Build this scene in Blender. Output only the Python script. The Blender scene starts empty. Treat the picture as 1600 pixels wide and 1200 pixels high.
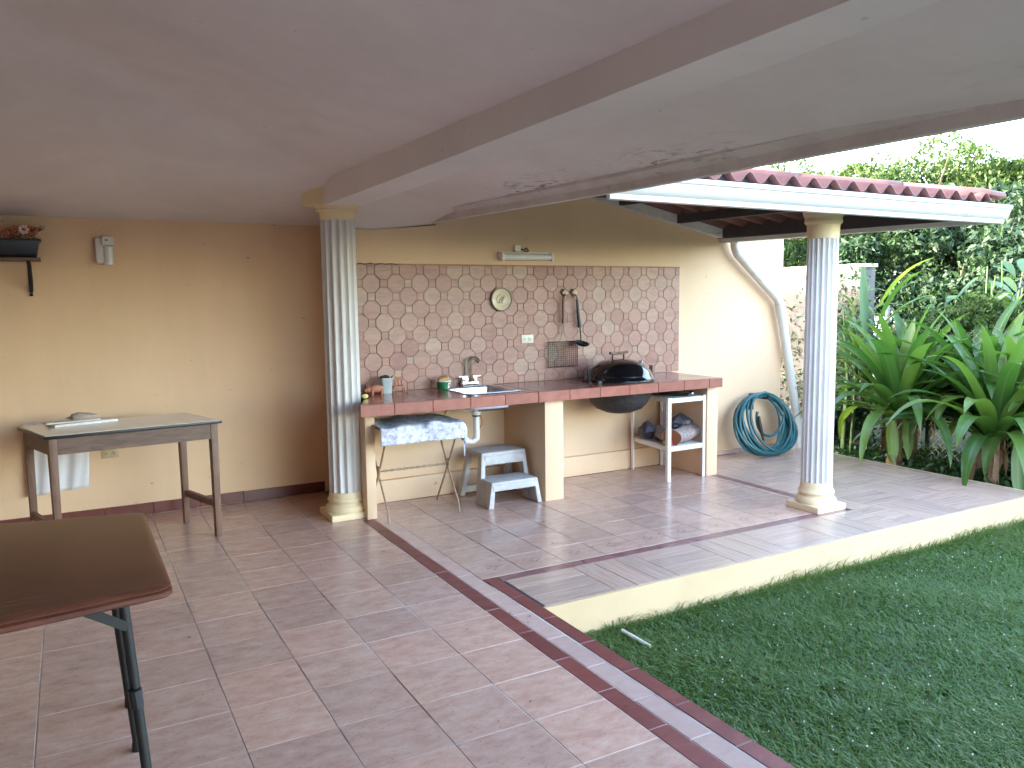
import bpy, bmesh, math, random
import numpy as np
from mathutils import Vector, Matrix
random.seed(7); RNG = np.random.default_rng(7)
S = bpy.context.scene
COL = S.collection
PI = math.pi

# ------------------------------------------------------------------ camera
cam = bpy.data.objects.new('camera', bpy.data.cameras.new('camera'))
COL.objects.link(cam)
cam.data.sensor_width = 36.0; cam.data.lens = 36.0 * 1250.84 / 1600.0
cam.data.clip_start = 0.05; cam.data.clip_end = 900.0
# world axes (X along the back wall, Y into it, Z up) as seen by the camera
RX = Vector((0.8747, -0.4841, -0.0123)); RD = Vector((-0.0610, -0.0869, -0.9944)); RF = Vector((0.4804, 0.8707, -0.1055))
RX.normalize(); RF.normalize(); UP = RX.cross(-RF) * -1
UP = RF.cross(RX) * -1 if (RF.cross(RX)).z < 0 else RF.cross(RX)
cam.matrix_world = Matrix(((RX.x, UP.x, -RF.x, 0), (RX.y, UP.y, -RF.y, 0), (RX.z, UP.z, -RF.z, 1.62), (0, 0, 0, 1)))
S.camera = cam

# ------------------------------------------------------------------ light
SUN_EL, SUN_AZ = math.radians(17), math.radians(161)      # azimuth of the sun seen from the scene, from +X towards +Y
w = bpy.data.worlds.new('World'); S.world = w; w.use_nodes = True
nt = w.node_tree; nt.nodes.clear()
sky = nt.nodes.new('ShaderNodeTexSky'); sky.sky_type = 'NISHITA'; sky.sun_disc = False
sky.sun_elevation = SUN_EL; sky.sun_rotation = math.radians(90) - SUN_AZ
sky.air_density = 0.9; sky.dust_density = 1.5; sky.ozone_density = 0.0
bg = nt.nodes.new('ShaderNodeBackground'); bg.inputs[1].default_value = 0.15
wo = nt.nodes.new('ShaderNodeOutputWorld')
nt.links.new(sky.outputs[0], bg.inputs[0]); nt.links.new(bg.outputs[0], wo.inputs[0])
sl = bpy.data.lights.new('sun', 'SUN'); sl.energy = 2.0; sl.angle = math.radians(0.5); sl.color = (1.0, 0.93, 0.80)
sun = bpy.data.objects.new('sun', sl); COL.objects.link(sun)
sd = Vector((math.cos(SUN_EL) * math.cos(SUN_AZ), math.cos(SUN_EL) * math.sin(SUN_AZ), math.sin(SUN_EL)))
sun.rotation_euler = sd.to_track_quat('Z', 'Y').to_euler(); sun.location = (0, 0, 12)
vs = S.view_settings
vs.view_transform = 'Standard'; vs.look = 'None'; vs.gamma = 1.0; vs.use_curve_mapping = False
vs.exposure = 4.35
S.cycles.max_bounces = 8; S.cycles.diffuse_bounces = 5; S.cycles.glossy_bounces = 4
S.cycles.transmission_bounces = 6; S.cycles.transparent_max_bounces = 8
S.cycles.caustics_reflective = False; S.cycles.caustics_refractive = False
S.cycles.use_denoising = True

# ------------------------------------------------------------------ materials
MATS = {}
class NB:
    def __init__(s, name):
        s.m = bpy.data.materials.new(name); s.m.use_nodes = True; s.t = s.m.node_tree; s.t.nodes.clear()
        s.out = s.n('ShaderNodeOutputMaterial'); s.b = s.n('ShaderNodeBsdfPrincipled'); s.l(s.b.outputs[0], s.out.inputs[0])
        MATS[name] = s.m
    def n(s, t, **k):
        x = s.t.nodes.new(t)
        for a, v in k.items(): setattr(x, a, v)
        return x
    def l(s, a, b): s.t.links.new(a, b)
    def coord(s, kind='Object', scale=(1, 1, 1), rand=False):
        c = s.n('ShaderNodeTexCoord'); mp = s.n('ShaderNodeMapping'); mp.inputs['Scale'].default_value = scale
        s.l(c.outputs[kind], mp.inputs[0])
        if rand:
            oi = s.n('ShaderNodeObjectInfo'); mu = s.n('ShaderNodeMath', operation='MULTIPLY'); mu.inputs[1].default_value = 57.0
            s.l(oi.outputs['Random'], mu.inputs[0]); cx = s.n('ShaderNodeCombineXYZ')
            for i in range(3): s.l(mu.outputs[0], cx.inputs[i])
            s.l(cx.outputs[0], mp.inputs['Location'])
        return mp.outputs[0]
    def noise(s, vec, scale, detail=4, rough=.55, dist=0.0):
        x = s.n('ShaderNodeTexNoise'); x.inputs['Scale'].default_value = scale; x.inputs['Detail'].default_value = detail
        x.inputs['Roughness'].default_value = rough; x.inputs['Distortion'].default_value = dist
        if vec is not None: s.l(vec, x.inputs['Vector'])
        return x.outputs[0]
    def ramp(s, fac, stops, interp='LINEAR'):
        r = s.n('ShaderNodeValToRGB'); e = r.color_ramp.elements; r.color_ramp.interpolation = interp
        while len(e) < len(stops): e.new(.5)
        for q, (p, c) in zip(e, stops):
            q.position = p; q.color = (*c, 1) if len(c) == 3 else c
        s.l(fac, r.inputs[0]); return r.outputs[0]
    def mix(s, fac, a, b, mode='MIX'):
        x = s.n('ShaderNodeMix', data_type='RGBA', blend_type=mode)
        for sock, v in ((x.inputs[0], fac), (x.inputs[6], a), (x.inputs[7], b)):
            if hasattr(v, 'is_linked'): s.l(v, sock)
            elif isinstance(v, (int, float)): sock.default_value = v
            else: sock.default_value = (*v, 1)
        return x.outputs[2]
    def rnd(s): return s.n('ShaderNodeObjectInfo').outputs['Random']
    def rough(s, v):
        if hasattr(v, 'is_linked'): s.l(v, s.b.inputs['Roughness'])
        else: s.b.inputs['Roughness'].default_value = v
    def col(s, v):
        if hasattr(v, 'is_linked'): s.l(v, s.b.inputs['Base Color'])
        else: s.b.inputs['Base Color'].default_value = (*v, 1)
    def bump(s, h, strength=.2, dist=.01):
        x = s.n('ShaderNodeBump'); x.inputs['Strength'].default_value = strength; x.inputs['Distance'].default_value = dist
        s.l(h, x.inputs['Height']); s.l(x.outputs[0], s.b.inputs['Normal'])

def paint(name, c, rough=.55, var=.10, scale=1.3, bump=.12, stain=None, stain_amt=.5, specks=0.0, streaks=0.0):
    k = NB(name); v = k.coord()
    a = k.noise(v, scale, 5, .6); d = tuple(max(0, x * (1 - var * 1.6)) for x in c); e = tuple(min(1, x * (1 + var * .5)) for x in c)
    cc = k.ramp(a, [(.3, d), (.62, e)])
    if streaks:
        q = k.ramp(k.noise(k.coord(scale=(1.7, 1.7, .22)), 2.6, 6, .62, .3), [(.34, (1 - streaks,) * 3), (.60, (1 + streaks * .35,) * 3)])
        cc = k.mix(1.0, cc, q, 'MULTIPLY')
    if stain:
        f = k.ramp(k.noise(v, 5.0, 8, .7, .6), [(.60, (0, 0, 0)), (.74, (stain_amt,) * 3)])
        cc = k.mix(f, cc, stain)
    if specks:
        f = k.ramp(k.noise(k.coord(scale=(1, 1, 1.6)), 15, 3, .5, .2), [(.715, (0, 0, 0)), (.75, (specks,) * 3)])
        cc = k.mix(f, cc, tuple(x * .35 for x in c))
        f = k.ramp(k.noise(k.coord(scale=(1, 1, 2.5)), 6.5, 6, .7, 1.0), [(.665, (0, 0, 0)), (.70, (specks * .45,) * 3)])
        cc = k.mix(f, cc, tuple(x * .62 for x in c))
    k.col(cc); k.rough(rough)
    n1_ = k.noise(v, 60, 4, .6); n2_ = k.noise(v, 5, 4, .55)
    k.bump(k.mix(.45, n1_, n2_), bump * 1.6, .006)
    return k.m
def flat(name, c, rough=.5, metal=0.0, var=.12, scale=14, bump=0.05):
    k = NB(name); v = k.coord()
    k.col(k.ramp(k.noise(v, scale, 5, .6), [(.3, tuple(x * (1 - var) for x in c)), (.7, tuple(min(1, x * (1 + var)) for x in c))]))
    k.rough(rough)
    k.b.inputs['Metallic'].default_value = metal
    if bump: k.bump(k.noise(v, scale * 4, 3), bump, .003)
    return k.m

paint('yellow_paint', (.73, .505, .33), .6, .05, .8, .14, (.60, .40, .22), .14, .55, .02)
paint('bounce_lit_yellow_paint', (.82, .555, .35), .6, .05, .8, .14, (.58, .36, .20), .14, .6, .025)  # same yellow paint, with warm floor bounce and extra brightness put in
paint('cream_paint', (.79, .62, .39), .6, .07, 2.5, .15, (.50, .38, .24), .35)
paint('white_column_paint', (.66, .62, .60), .5, .05, 3, .10, (.60, .53, .45), .25)
paint('shade_block_tan', (.42, .33, .25), .7, .06, 1, .1)
paint('bounce_wall_white', (.82, .80, .77), .6, .04, 1, .1)
paint('riser_paint', (.58, .41, .25), .6, .06, 2.0, .12, (.55, .42, .27), .30)
paint('ceiling_paint', (.81, .745, .755), .75, .06, .7, .14, (.58, .52, .50), .22, .35)
paint('gutter_white', (.68, .67, .67), .35, .03, 2, .02, (.62, .60, .58), .2)
paint('pipe_white', (.68, .65, .625), .4, .04, 4, .02, (.58, .53, .48), .25)
k = NB('weathered_concrete'); v = k.coord()
c1 = k.ramp(k.noise(v, 3, 8, .65), [(.3, (.54, .48, .46)), (.65, (.72, .66, .64))])
f = k.ramp(k.noise(k.coord(scale=(1, .35, 3)), 9, 8, .75, .4), [(.56, (0, 0, 0)), (.70, (.7,) * 3)])
k.col(k.mix(f, c1, (.10, .085, .08))); k.rough(.85); k.bump(k.noise(v, 30, 6, .7), .4, .01)
paint('pale_concrete', (.34, .33, .31), .8, .12, 1.5, .2)
# soffit with mould along its outer edge
k = NB('mouldy_soffit'); v = k.coord()
base = k.ramp(k.noise(v, .8, 5), [(.3, (.74, .675, .685)), (.65, (.81, .745, .755))])
sep = k.n('ShaderNodeSeparateXYZ'); k.l(v, sep.inputs[0])
edge = k.n('ShaderNodeMapRange'); edge.inputs[1].default_value = 2.28; edge.inputs[2].default_value = 2.56; k.l(sep.outputs[0], edge.inputs[0])
n1 = k.ramp(k.noise(k.coord(scale=(1.6, .55, 1)), 9, 9, .72, 1.6), [(.52, (0, 0, 0)), (.62, (1, 1, 1))])
n2 = k.ramp(k.noise(v, 1.6, 3, .5), [(.42, (0, 0, 0)), (.60, (1, 1, 1))])
mm = k.mix(1.0, n1, n2, 'MULTIPLY'); mm = k.mix(1.0, mm, edge.outputs[0], 'MULTIPLY')
pq = k.ramp(k.noise(v, 2.4, 8, .68, .5), [(.36, (.955, .945, .94)), (.62, (1.02, 1.02, 1.02))]); base = k.mix(1.0, base, pq, 'MULTIPLY')
pf = k.ramp(k.noise(v, 13, 4, .5, .3), [(.72, (0, 0, 0)), (.75, (.35,) * 3)]); base = k.mix(pf, base, (.40, .34, .32))
k.col(k.mix(mm, base, (.10, .08, .075))); k.rough(.8); k.bump(k.mix(.5, k.noise(v, 40, 5), k.noise(v, 4, 4)), .22, .006)

def tile_mat(name, cols, rough=.22, streak=(2.2, 4.6, 4.0), speck=.5, coat=.0, bump=.03):
    """cols: dark, mid, light; every tile differs through the object's random number"""
    k = NB(name); v = k.coord(scale=streak, rand=True)
    a = k.noise(v, 4.0, 8, .72, .3)
    c = k.ramp(a, [(.28, cols[0]), (.5, cols[1]), (.72, cols[2])])
    v2 = k.coord(rand=True)
    sp = k.ramp(k.noise(v2, 70, 3, .6), [(.62, (0, 0, 0)), (.70, (speck,) * 3)])
    c = k.mix(sp, c, tuple(x * .55 for x in cols[0]))
    t = k.ramp(k.rnd(), [(0, (.86, .85, .86)), (.5, (1, .98, .96)), (1, (1.06, 1.0, .97))])
    c = k.mix(1.0, c, t, 'MULTIPLY'); k.col(c)
    k.rough(rough)
    k.bump(k.noise(v2, 9, 3), bump, .004)
    return k.m
tile_mat('floor_tile', [(.41, .235, .185), (.53, .335, .265), (.60, .43, .355)], .24)
tile_mat('kitchen_tile', [(.43, .258, .208), (.53, .348, .278), (.60, .425, .35)], .20)
tile_mat('band_tile', [(.50, .33, .28), (.55, .38, .33), (.59, .42, .37)], .22, speck=.15)
tile_mat('red_tile', [(.150, .036, .032), (.185, .048, .042), (.24, .075, .065)], .42, speck=.2)
tile_mat('worn_red_tile', [(.19, .085, .085), (.235, .115, .11), (.30, .16, .15)], .25, speck=.3)
tile_mat('counter_tile', [(.20, .070, .056), (.255, .094, .074), (.32, .135, .11)], .16, (2, 2, 2), .25)
tile_mat('counter_edge_tile', [(.28, .098, .076), (.35, .128, .10), (.40, .165, .13)], .24, (2, 2, 2), .2)
tile_mat('skirting_tile', [(.12, .034, .028), (.16, .045, .038), (.20, .065, .055)], .3, speck=.2)
tile_mat('plank_tile', [(.34, .218, .172), (.48, .337, .268), (.56, .422, .348)], .27, (.7, 11, 4), .1)
k = NB('wall_tile'); v = k.coord(rand=True)
r = k.rnd()
c = k.ramp(r, [(0, (.31, .135, .105)), (.2, (.36, .175, .135)), (.42, (.385, .20, .155)), (.58, (.40, .225, .175)), (.74, (.34, .16, .125)), (.88, (.40, .235, .175)), (1.0, (.40, .255, .195))])
st = k.ramp(k.noise(k.coord(scale=(1, 1, 3.2), rand=True), 7, 5, .6, 1.2), [(.35, (.78, .76, .76)), (.65, (1.10, 1.08, 1.05))])
k.col(k.mix(1.0, c, st, 'MULTIPLY')); k.rough(.42); k.bump(k.noise(v, 30, 4), .12, .004)
k = NB('grout'); v = k.coord()
k.col(k.ramp(k.noise(v, .9, 4, .6, .6), [(.38, (.07, .05, .045)), (.45, (.34, .27, .23)), (.60, (.62, .53, .47))])); k.rough(.85)
k = NB('terrace_grout'); v = k.coord()
k.col(k.ramp(k.noise(v, 1.1, 4, .6, .6), [(.48, (.06, .04, .045)), (.58, (.20, .15, .14)), (.62, (.62, .55, .50))])); k.rough(.85)
k = NB('wall_grout'); v = k.coord()
k.col(k.ramp(k.noise(v, 2.2, 4, .6), [(.36, (.17, .085, .065)), (.52, (.27, .15, .115)), (.70, (.40, .26, .20))])); k.rough(.85)
flat('dark_joint', (.05, .03, .028), .8)
k = NB('motif_glaze'); v = k.coord(); k.col((.30, .195, .18)); k.rough(.25)

def wood(name, a, b, scale=(14, 1.2, 14), rough=.4, ring=4):
    k = NB(name); v = k.coord(scale=scale)
    n = k.noise(v, ring, 6, .6, .8); c = k.ramp(n, [(.3, a), (.68, b)])
    k.col(c); k.rough(rough); k.bump(n, .1, .003)
    return k.m
wood('mahogany_top', (.078, .023, .013), (.135, .046, .028), (.7, 9, 9), .26)
wood('old_wood', (.13, .062, .040), (.22, .115, .075), (10, 10, 1.2), .5)
wood('old_wood_long', (.085, .048, .036), (.19, .105, .075), (1.2, 10, 10), .5)
wood('light_wood', (.40, .27, .15), (.58, .42, .26), (6, 6, 6), .55)
wood('log_bark', (.13, .09, .085), (.42, .33, .31), (6, 22, 22), .9)
flat('log_end', (.33, .12, .055), .7)
flat('laminate_white', (.82, .765, .71), .20, 0, .05, 6, .02)
flat('black_trim', (.012, .011, .012), .35)
flat('black_steel', (.009, .009, .009), .6)
flat('dark_steel', (.060, .052, .052), .6, .2)
flat('black_iron', (.012, .010, .009), .6)
flat('black_plastic', (.014, .014, .016), .35)
k = NB('enamel_black'); k.col((.006, .006, .008)); k.rough(.09); k.b.inputs['Coat Weight'].default_value = .6
flat('sooty_steel', (.030, .027, .027), .62, .1, .5, 22, .3)
flat('steel', (.62, .62, .65), .24, 1.0, .06, 20, .02)
flat('chrome', (.75, .73, .72), .10, 1.0, .04, 20, 0)
flat('rusty_wire', (.33, .22, .14), .65, .3, .35, 60)
flat('white_enamel', (.78, .75, .76), .35, 0, .06, 18, .03)
flat('grey_plastic', (.46, .435, .435), .5, 0, .14, 16, .05)
flat('white_plastic', (.72, .68, .66), .35, 0, .04)
flat('ivory_plastic', (.66, .60, .49), .35, 0, .04)
flat('yellowed_plastic', (.55, .42, .25), .4, 0, .05)
flat('lamp_lens', (.74, .72, .72), .2, 0, .03)
flat('slot_dark', (.03, .025, .02), .6)
flat('terracotta', (.42, .17, .095), .75, 0, .12, 30)
flat('green_plastic', (.02, .16, .06), .3)
flat('label_white', (.72, .68, .66), .5)
flat('label_red', (.5, .06, .05), .5)
flat('sponge', (.55, .36, .16), .95, 0, .2, 60, .4)
flat('grey_cup', (.36, .39, .40), .35)
flat('lemon', (.66, .58, .20), .6)
flat('plate_glaze', (.62, .50, .34), .3, 0, .08)
flat('plate_rim', (.10, .055, .030), .4)
flat('plate_drawing', (.26, .19, .11), .4)
flat('hose_teal', (.016, .092, .108), .38, 0, .15, 10, .03)
flat('paper', (.72, .66, .60), .8, 0, .05)
flat('rag', (.45, .36, .30), .95, 0, .15, 25, .3)
flat('thin_cloth', (.76, .73, .76), .9, 0, .03, 8, .05)
flat('red_fruit', (.42, .035, .06), .25)
flat('charcoal_bag', (.060, .055, .072), .38, 0, .5, 30, .4)
flat('pale_flower', (.75, .60, .55), .9, 0, .15)
flat('coral_flower', (.58, .17, .10), .9, 0, .25)
flat('dry_leaf', (.10, .09, .04), .9, 0, .3)
k = NB('towel'); v = k.coord()
f = k.ramp(k.noise(v, 26, 8, .75, .5), [(.38, (.30, .30, .40)), (.50, (.58, .57, .65)), (.62, (.80, .78, .80))])
g2 = k.ramp(k.noise(k.coord(scale=(1, 2.2, 1)), 4.2, 3, .5, .4), [(.62, (0, 0, 0)), (.70, (.85,) * 3)])
k.col(k.mix(g2, f, (.10, .10, .15))); k.rough(.95); k.bump(k.noise(v, 160, 3), .5, .004)
k = NB('clay_roof'); v = k.coord()
c = k.ramp(k.noise(v, 5, 6, .65), [(.3, (.120, .040, .033)), (.65, (.180, .070, .059))])
f = k.ramp(k.noise(v, 14, 7, .75), [(.60, (0, 0, 0)), (.74, (.55,) * 3)])
k.col(k.mix(f, c, (.10, .05, .045))); k.rough(.6); k.bump(k.noise(v, 40, 4), .15, .005)
k = NB('block_wall'); v = k.coord()
c = k.ramp(k.noise(v, 2.5, 7, .65), [(.3, (.08, .072, .068)), (.62, (.155, .148, .143))])
f = k.ramp(k.noise(k.coord(scale=(1, 2.2, .8)), 3.5, 8, .75, .5), [(.50, (0, 0, 0)), (.66, (.75,) * 3)])
k.col(k.mix(f, c, (.10, .095, .085))); k.rough(.9); k.bump(k.noise(v, 22, 6, .7), .4, .012)
k = NB('soil'); v = k.coord()
k.col(k.ramp(k.noise(v, 3.5, 8, .7), [(.3, (.035, .048, .020)), (.55, (.055, .070, .030)), (.75, (.10, .085, .055))])); k.rough(.95)
k.bump(k.noise(v, 25, 6, .7), .6, .02)
flat('pvc_stub', (.70, .70, .68), .45)
flat('neighbour_paint', (.62, .68, .74), .7, 0, .05, 2)
flat('glass_dark', (.05, .09, .12), .08)

def leaf_mat(name, stops, trans=.35, rough=.38, attr='rnd', back=1.25):
    """stops: colours across a per-leaf number stored on the mesh (attribute) or the object's random"""
    k = NB(name)
    if attr:
        a = k.n('ShaderNodeAttribute'); a.attribute_name = attr; fac = a.outputs['Fac']
    else: fac = k.rnd()
    n = len(stops); c = k.ramp(fac, [(i / (n - 1), s) for i, s in enumerate(stops)])
    k.col(c); k.rough(rough)
    tr = k.n('ShaderNodeBsdfTranslucent')
    tc = k.mix(1.0, c, (1.15, 1.25, .55), 'MULTIPLY'); k.l(tc, tr.inputs[0])
    mx = k.n('ShaderNodeMixShader'); mx.inputs[0].default_value = trans
    k.l(k.b.outputs[0], mx.inputs[1]); k.l(tr.outputs[0], mx.inputs[2]); k.l(mx.outputs[0], k.out.inputs[0])
    return k
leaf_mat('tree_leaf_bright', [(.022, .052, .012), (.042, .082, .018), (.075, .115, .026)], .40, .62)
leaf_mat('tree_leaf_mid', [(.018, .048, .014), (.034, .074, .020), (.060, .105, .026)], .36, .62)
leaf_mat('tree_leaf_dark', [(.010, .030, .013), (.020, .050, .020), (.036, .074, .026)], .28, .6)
leaf_mat('broad_leaf', [(.040, .095, .045), (.065, .130, .055), (.10, .165, .055)], .4, .4, None)
leaf_mat('cover_leaf', [(.018, .055, .018), (.035, .085, .028), (.06, .12, .035)], .3, .4)
leaf_mat('cane_leaf', [(.06, .13, .06), (.10, .17, .09), (.17, .22, .06)], .4, .35, None)
leaf_mat('grass_blade', [(.062, .132, .036), (.100, .190, .050), (.145, .225, .060), (.25, .23, .10)], .45, .42)
# strap leaf with a pale midrib (uv u across the blade)
k = leaf_mat('strap_leaf', [(.050, .122, .032), (.082, .170, .044), (.120, .215, .050), (.18, .26, .06)], .42, .33, None)
uv = k.n('ShaderNodeUVMap'); sx = k.n('ShaderNodeSeparateXYZ'); k.l(uv.outputs[0], sx.inputs[0])
rib = k.ramp(sx.outputs[0], [(.40, (0, 0, 0)), (.48, (.5,) * 3), (.52, (.5,) * 3), (.60, (0, 0, 0))])
base = k.b.inputs['Base Color'].links[0].from_socket
tip = k.ramp(sx.outputs[1], [(.93, (0, 0, 0)), (1.0, (.6,) * 3)])
vein = k.n('ShaderNodeTexWave'); vein.inputs['Scale'].default_value = 9; vein.inputs['Distortion'].default_value = .4; k.l(uv.outputs[0], vein.inputs[0])
cc = k.mix(rib, base, (.20, .28, .09)); cc = k.mix(tip, cc, (.28, .20, .07))
cc = k.mix(1.0, cc, k.ramp(vein.outputs[1], [(0, (.9, .9, .9)), (1, (1.06, 1.06, 1.06))]), 'MULTIPLY'); k.col(cc)
flat('burnt_leaf', (.42, .23, .09), .7, 0, .15)
flat('dry_sheath', (.22, .13, .075), .85, 0, .35, 18, .3)
flat('bark', (.10, .075, .055), .9, 0, .35, 12, .5)
flat('stem_green', (.07, .13, .04), .6)
flat('galvanised', (.30, .30, .30), .55, .4)

# ------------------------------------------------------------------ mesh helpers
def basis(d):
    d = Vector(d).normalized(); a = Vector((0, 0, 1)) if abs(d.z) < .9 else Vector((1, 0, 0))
    u = d.cross(a).normalized(); return u, d.cross(u).normalized()
class MB:
    def __init__(s): s.v = []; s.f = []; s.uv = None
    def add(s, vs, fs):
        o = len(s.v); s.v += [tuple(p) for p in vs]; s.f += [tuple(i + o for i in f) for f in fs]; return s
    def box(s, a, b):
        x0, y0, z0 = a; x1, y1, z1 = b
        return s.add([(x0,y0,z0),(x1,y0,z0),(x1,y1,z0),(x0,y1,z0),(x0,y0,z1),(x1,y0,z1),(x1,y1,z1),(x0,y1,z1)],
            [(0,3,2,1),(4,5,6,7),(0,1,5,4),(1,2,6,5),(2,3,7,6),(3,0,4,7)])
    def hexa(s, bot, top):   # 4 + 4 corners
        return s.add(list(bot) + list(top), [(0,3,2,1),(4,5,6,7),(0,1,5,4),(1,2,6,5),(2,3,7,6),(3,0,4,7)])
    def bar(s, p, q, w, h, up=(0, 0, 1)):
        p, q = Vector(p), Vector(q); d = (q - p).normalized(); u = Vector(up); r = d.cross(u)
        if r.length < 1e-4: r = d.cross(Vector((1, 0, 0)))
        r.normalize(); u = r.cross(d).normalized(); r *= w / 2; u *= h / 2
        return s.hexa([p - r - u, p + r - u, q + r - u, q - r - u], [p - r + u, p + r + u, q + r + u, q - r + u])
    def tube(s, pts, r, n=8, cap=True, closed=False):
        pts = [Vector(p) for p in pts]; m = len(pts); rs = r if isinstance(r, (list, tuple)) else [r] * m
        prev = None; rings = []
        for i, p in enumerate(pts):
            if closed: d = (pts[(i + 1) % m] - pts[i - 1])
            else: d = (pts[min(i + 1, m - 1)] - pts[max(i - 1, 0)])
            d.normalize()
            if prev is None: u, _ = basis(d)
            else:
                u = prev - d * prev.dot(d)
                u = u.normalized() if u.length > 1e-5 else basis(d)[0]
            prev = u; vv = d.cross(u)
            rings.append([p + (u * math.cos(2*PI*j/n) + vv * math.sin(2*PI*j/n)) * rs[i] for j in range(n)])
        vs = [q for rg in rings for q in rg]; fs = []
        for i in range(m if closed else m - 1):
            a, b = i * n, ((i + 1) % m) * n
            for j in range(n): fs.append((a + j, a + (j + 1) % n, b + (j + 1) % n, b + j))
        if cap and not closed: fs.append(tuple(range(n))[::-1]); fs.append(tuple((m - 1) * n + j for j in range(n)))
        return s.add(vs, fs)
    def lathe(s, prof, c, n=24, axis='z', cap=True, sy=1.0):
        vs = []; fs = []
        for r, z in prof:
            for j in range(n):
                a = 2 * PI * j / n; x, y = r * math.cos(a), r * math.sin(a) * sy
                p = (x, y, z) if axis == 'z' else ((x, z, y) if axis == 'y' else (z, x, y))
                vs.append((c[0] + p[0], c[1] + p[1], c[2] + p[2]))
        for i in range(len(prof) - 1):
            for j in range(n): fs.append((i*n + j, i*n + (j+1) % n, (i+1)*n + (j+1) % n, (i+1)*n + j))
        if cap: fs.append(tuple(range(n))[::-1]); fs.append(tuple((len(prof)-1)*n + j for j in range(n)))
        return s.add(vs, fs)
    def prism(s, poly, d, axis='y'):
        """poly of 3d points, extruded along vector d"""
        n = len(poly); d = Vector(d); a = [Vector(p) for p in poly]; b = [p + d for p in a]
        return s.add(a + b, [tuple(range(n))[::-1], tuple(range(n, 2*n))] + [(i, (i+1) % n, n + (i+1) % n, n + i) for i in range(n)])
    def grid(s, fn, nu, nv):
        vs = [fn(i / nu, j / nv) for i in range(nu + 1) for j in range(nv + 1)]
        return s.add(vs, [(i*(nv+1)+j, (i+1)*(nv+1)+j, (i+1)*(nv+1)+j+1, i*(nv+1)+j+1) for i in range(nu) for j in range(nv)])
    def ball(s, c, r, n=10, m=7, sc=(1, 1, 1), wob=0.0):
        vs = []; fs = []
        for i in range(m + 1):
            t = PI * i / m
            for j in range(n):
                a = 2*PI*j/n; k = r * (1 + wob * (random.random() - .5))
                vs.append((c[0] + k*math.sin(t)*math.cos(a)*sc[0], c[1] + k*math.sin(t)*math.sin(a)*sc[1], c[2] + k*math.cos(t)*sc[2]))
        for i in range(m):
            for j in range(n): fs.append((i*n+j, (i+1)*n+j, (i+1)*n+(j+1) % n, i*n+(j+1) % n))
        return s.add(vs, fs)
    def mesh(s, name, mat, origin=(0, 0, 0), smooth=False, bevel=0.0, bseg=2, angle=35):
        me = bpy.data.meshes.new(name); o = origin
        me.from_pydata([(p[0]-o[0], p[1]-o[1], p[2]-o[2]) for p in s.v], [], s.f)
        if bevel:
            bm = bmesh.new(); bm.from_mesh(me); bmesh.ops.remove_doubles(bm, verts=bm.verts, dist=1e-5)
            es = [e for e in bm.edges if len(e.link_faces) == 2 and e.calc_face_angle(0) > .5]
            bmesh.ops.bevel(bm, geom=es, offset=bevel, segments=bseg, profile=.6, affect='EDGES', clamp_overlap=True)
            bm.to_mesh(me); bm.free()
        if s.f:
            bm = bmesh.new(); bm.from_mesh(me); bmesh.ops.recalc_face_normals(bm, faces=bm.faces); bm.to_mesh(me); bm.free()
        if mat: me.materials.append(MATS[mat])
        if smooth or bevel:
            me.shade_smooth(); me.set_sharp_from_angle(angle=math.radians(angle))
        return me
    def build(s, name, mat, parent=None, **k):
        org = wpos(parent)
        return link(name, s.mesh(name, mat, org, **k), parent)
WP = {}
def wpos(o):
    p = Vector((0, 0, 0))
    while o is not None: p += o.location; o = o.parent
    return p
def link(name, me, parent=None, loc=(0, 0, 0), rot=None):
    o = bpy.data.objects.new(name, me); COL.objects.link(o); o.location = loc
    if rot: o.rotation_euler = rot
    if parent is not None: o.parent = parent
    return o
def tag(o, label=None, cat=None, group=None, kind=None):
    if label: o['label'] = label
    if cat: o['category'] = cat
    if group: o['group'] = group
    if kind: o['kind'] = kind
    return o
def thing(name, label, cat, loc=(0, 0, 0), group=None):
    o = bpy.data.objects.new(name, None); COL.objects.link(o); o.location = loc; o.empty_display_size = .1
    return tag(o, label, cat, group)
def piece(name, me, parent, loc, rz=0.0, rx=0.0, ry=0.0):      # loc in world coordinates
    o = link(name, me, parent, Vector(loc) - wpos(parent)); o.rotation_euler = (rx, ry, rz); return o
_tm = {}
def tile_mesh(name, mat, sx, sy, h=.012, ch=.0018):
    """a slab with chamfered top edges, top at z = 0"""
    key = (name, mat, round(sx, 4), round(sy, 4))
    if key in _tm: return _tm[key]
    x, y = sx / 2, sy / 2; m = MB()
    vs = [(-x,-y,-h),(x,-y,-h),(x,y,-h),(-x,y,-h),(-x,-y,-ch),(x,-y,-ch),(x,y,-ch),(-x,y,-ch),
          (-x+ch,-y+ch,0),(x-ch,-y+ch,0),(x-ch,y-ch,0),(-x+ch,y-ch,0)]
    m.add(vs, [(0,1,5,4),(1,2,6,5),(2,3,7,6),(3,0,4,7),(4,5,9,8),(5,6,10,9),(6,7,11,10),(7,4,8,11),(8,9,10,11)])
    _tm[key] = m.mesh(name, mat); return _tm[key]
def jit(s=.0012): return random.uniform(-s, s)
def lay(name, mat, parent, x0, x1, y0, y1, gap=.004, z=0.0):
    me = tile_mesh(name, mat, x1 - x0 - gap, y1 - y0 - gap)
    o = piece(name, me, parent, ((x0 + x1) / 2, (y0 + y1) / 2, z + jit(.0006)), 0, jit(.0015), jit(.0015))
    return o

# ================================================================== SETTING
GZ = -.20
m = MB(); m.grid(lambda u, v: (-260 + 520 * u, -260 + 520 * v, GZ - .02), 26, 26)
lawn = m.build('ground', 'soil'); tag(lawn, kind='structure')

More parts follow.
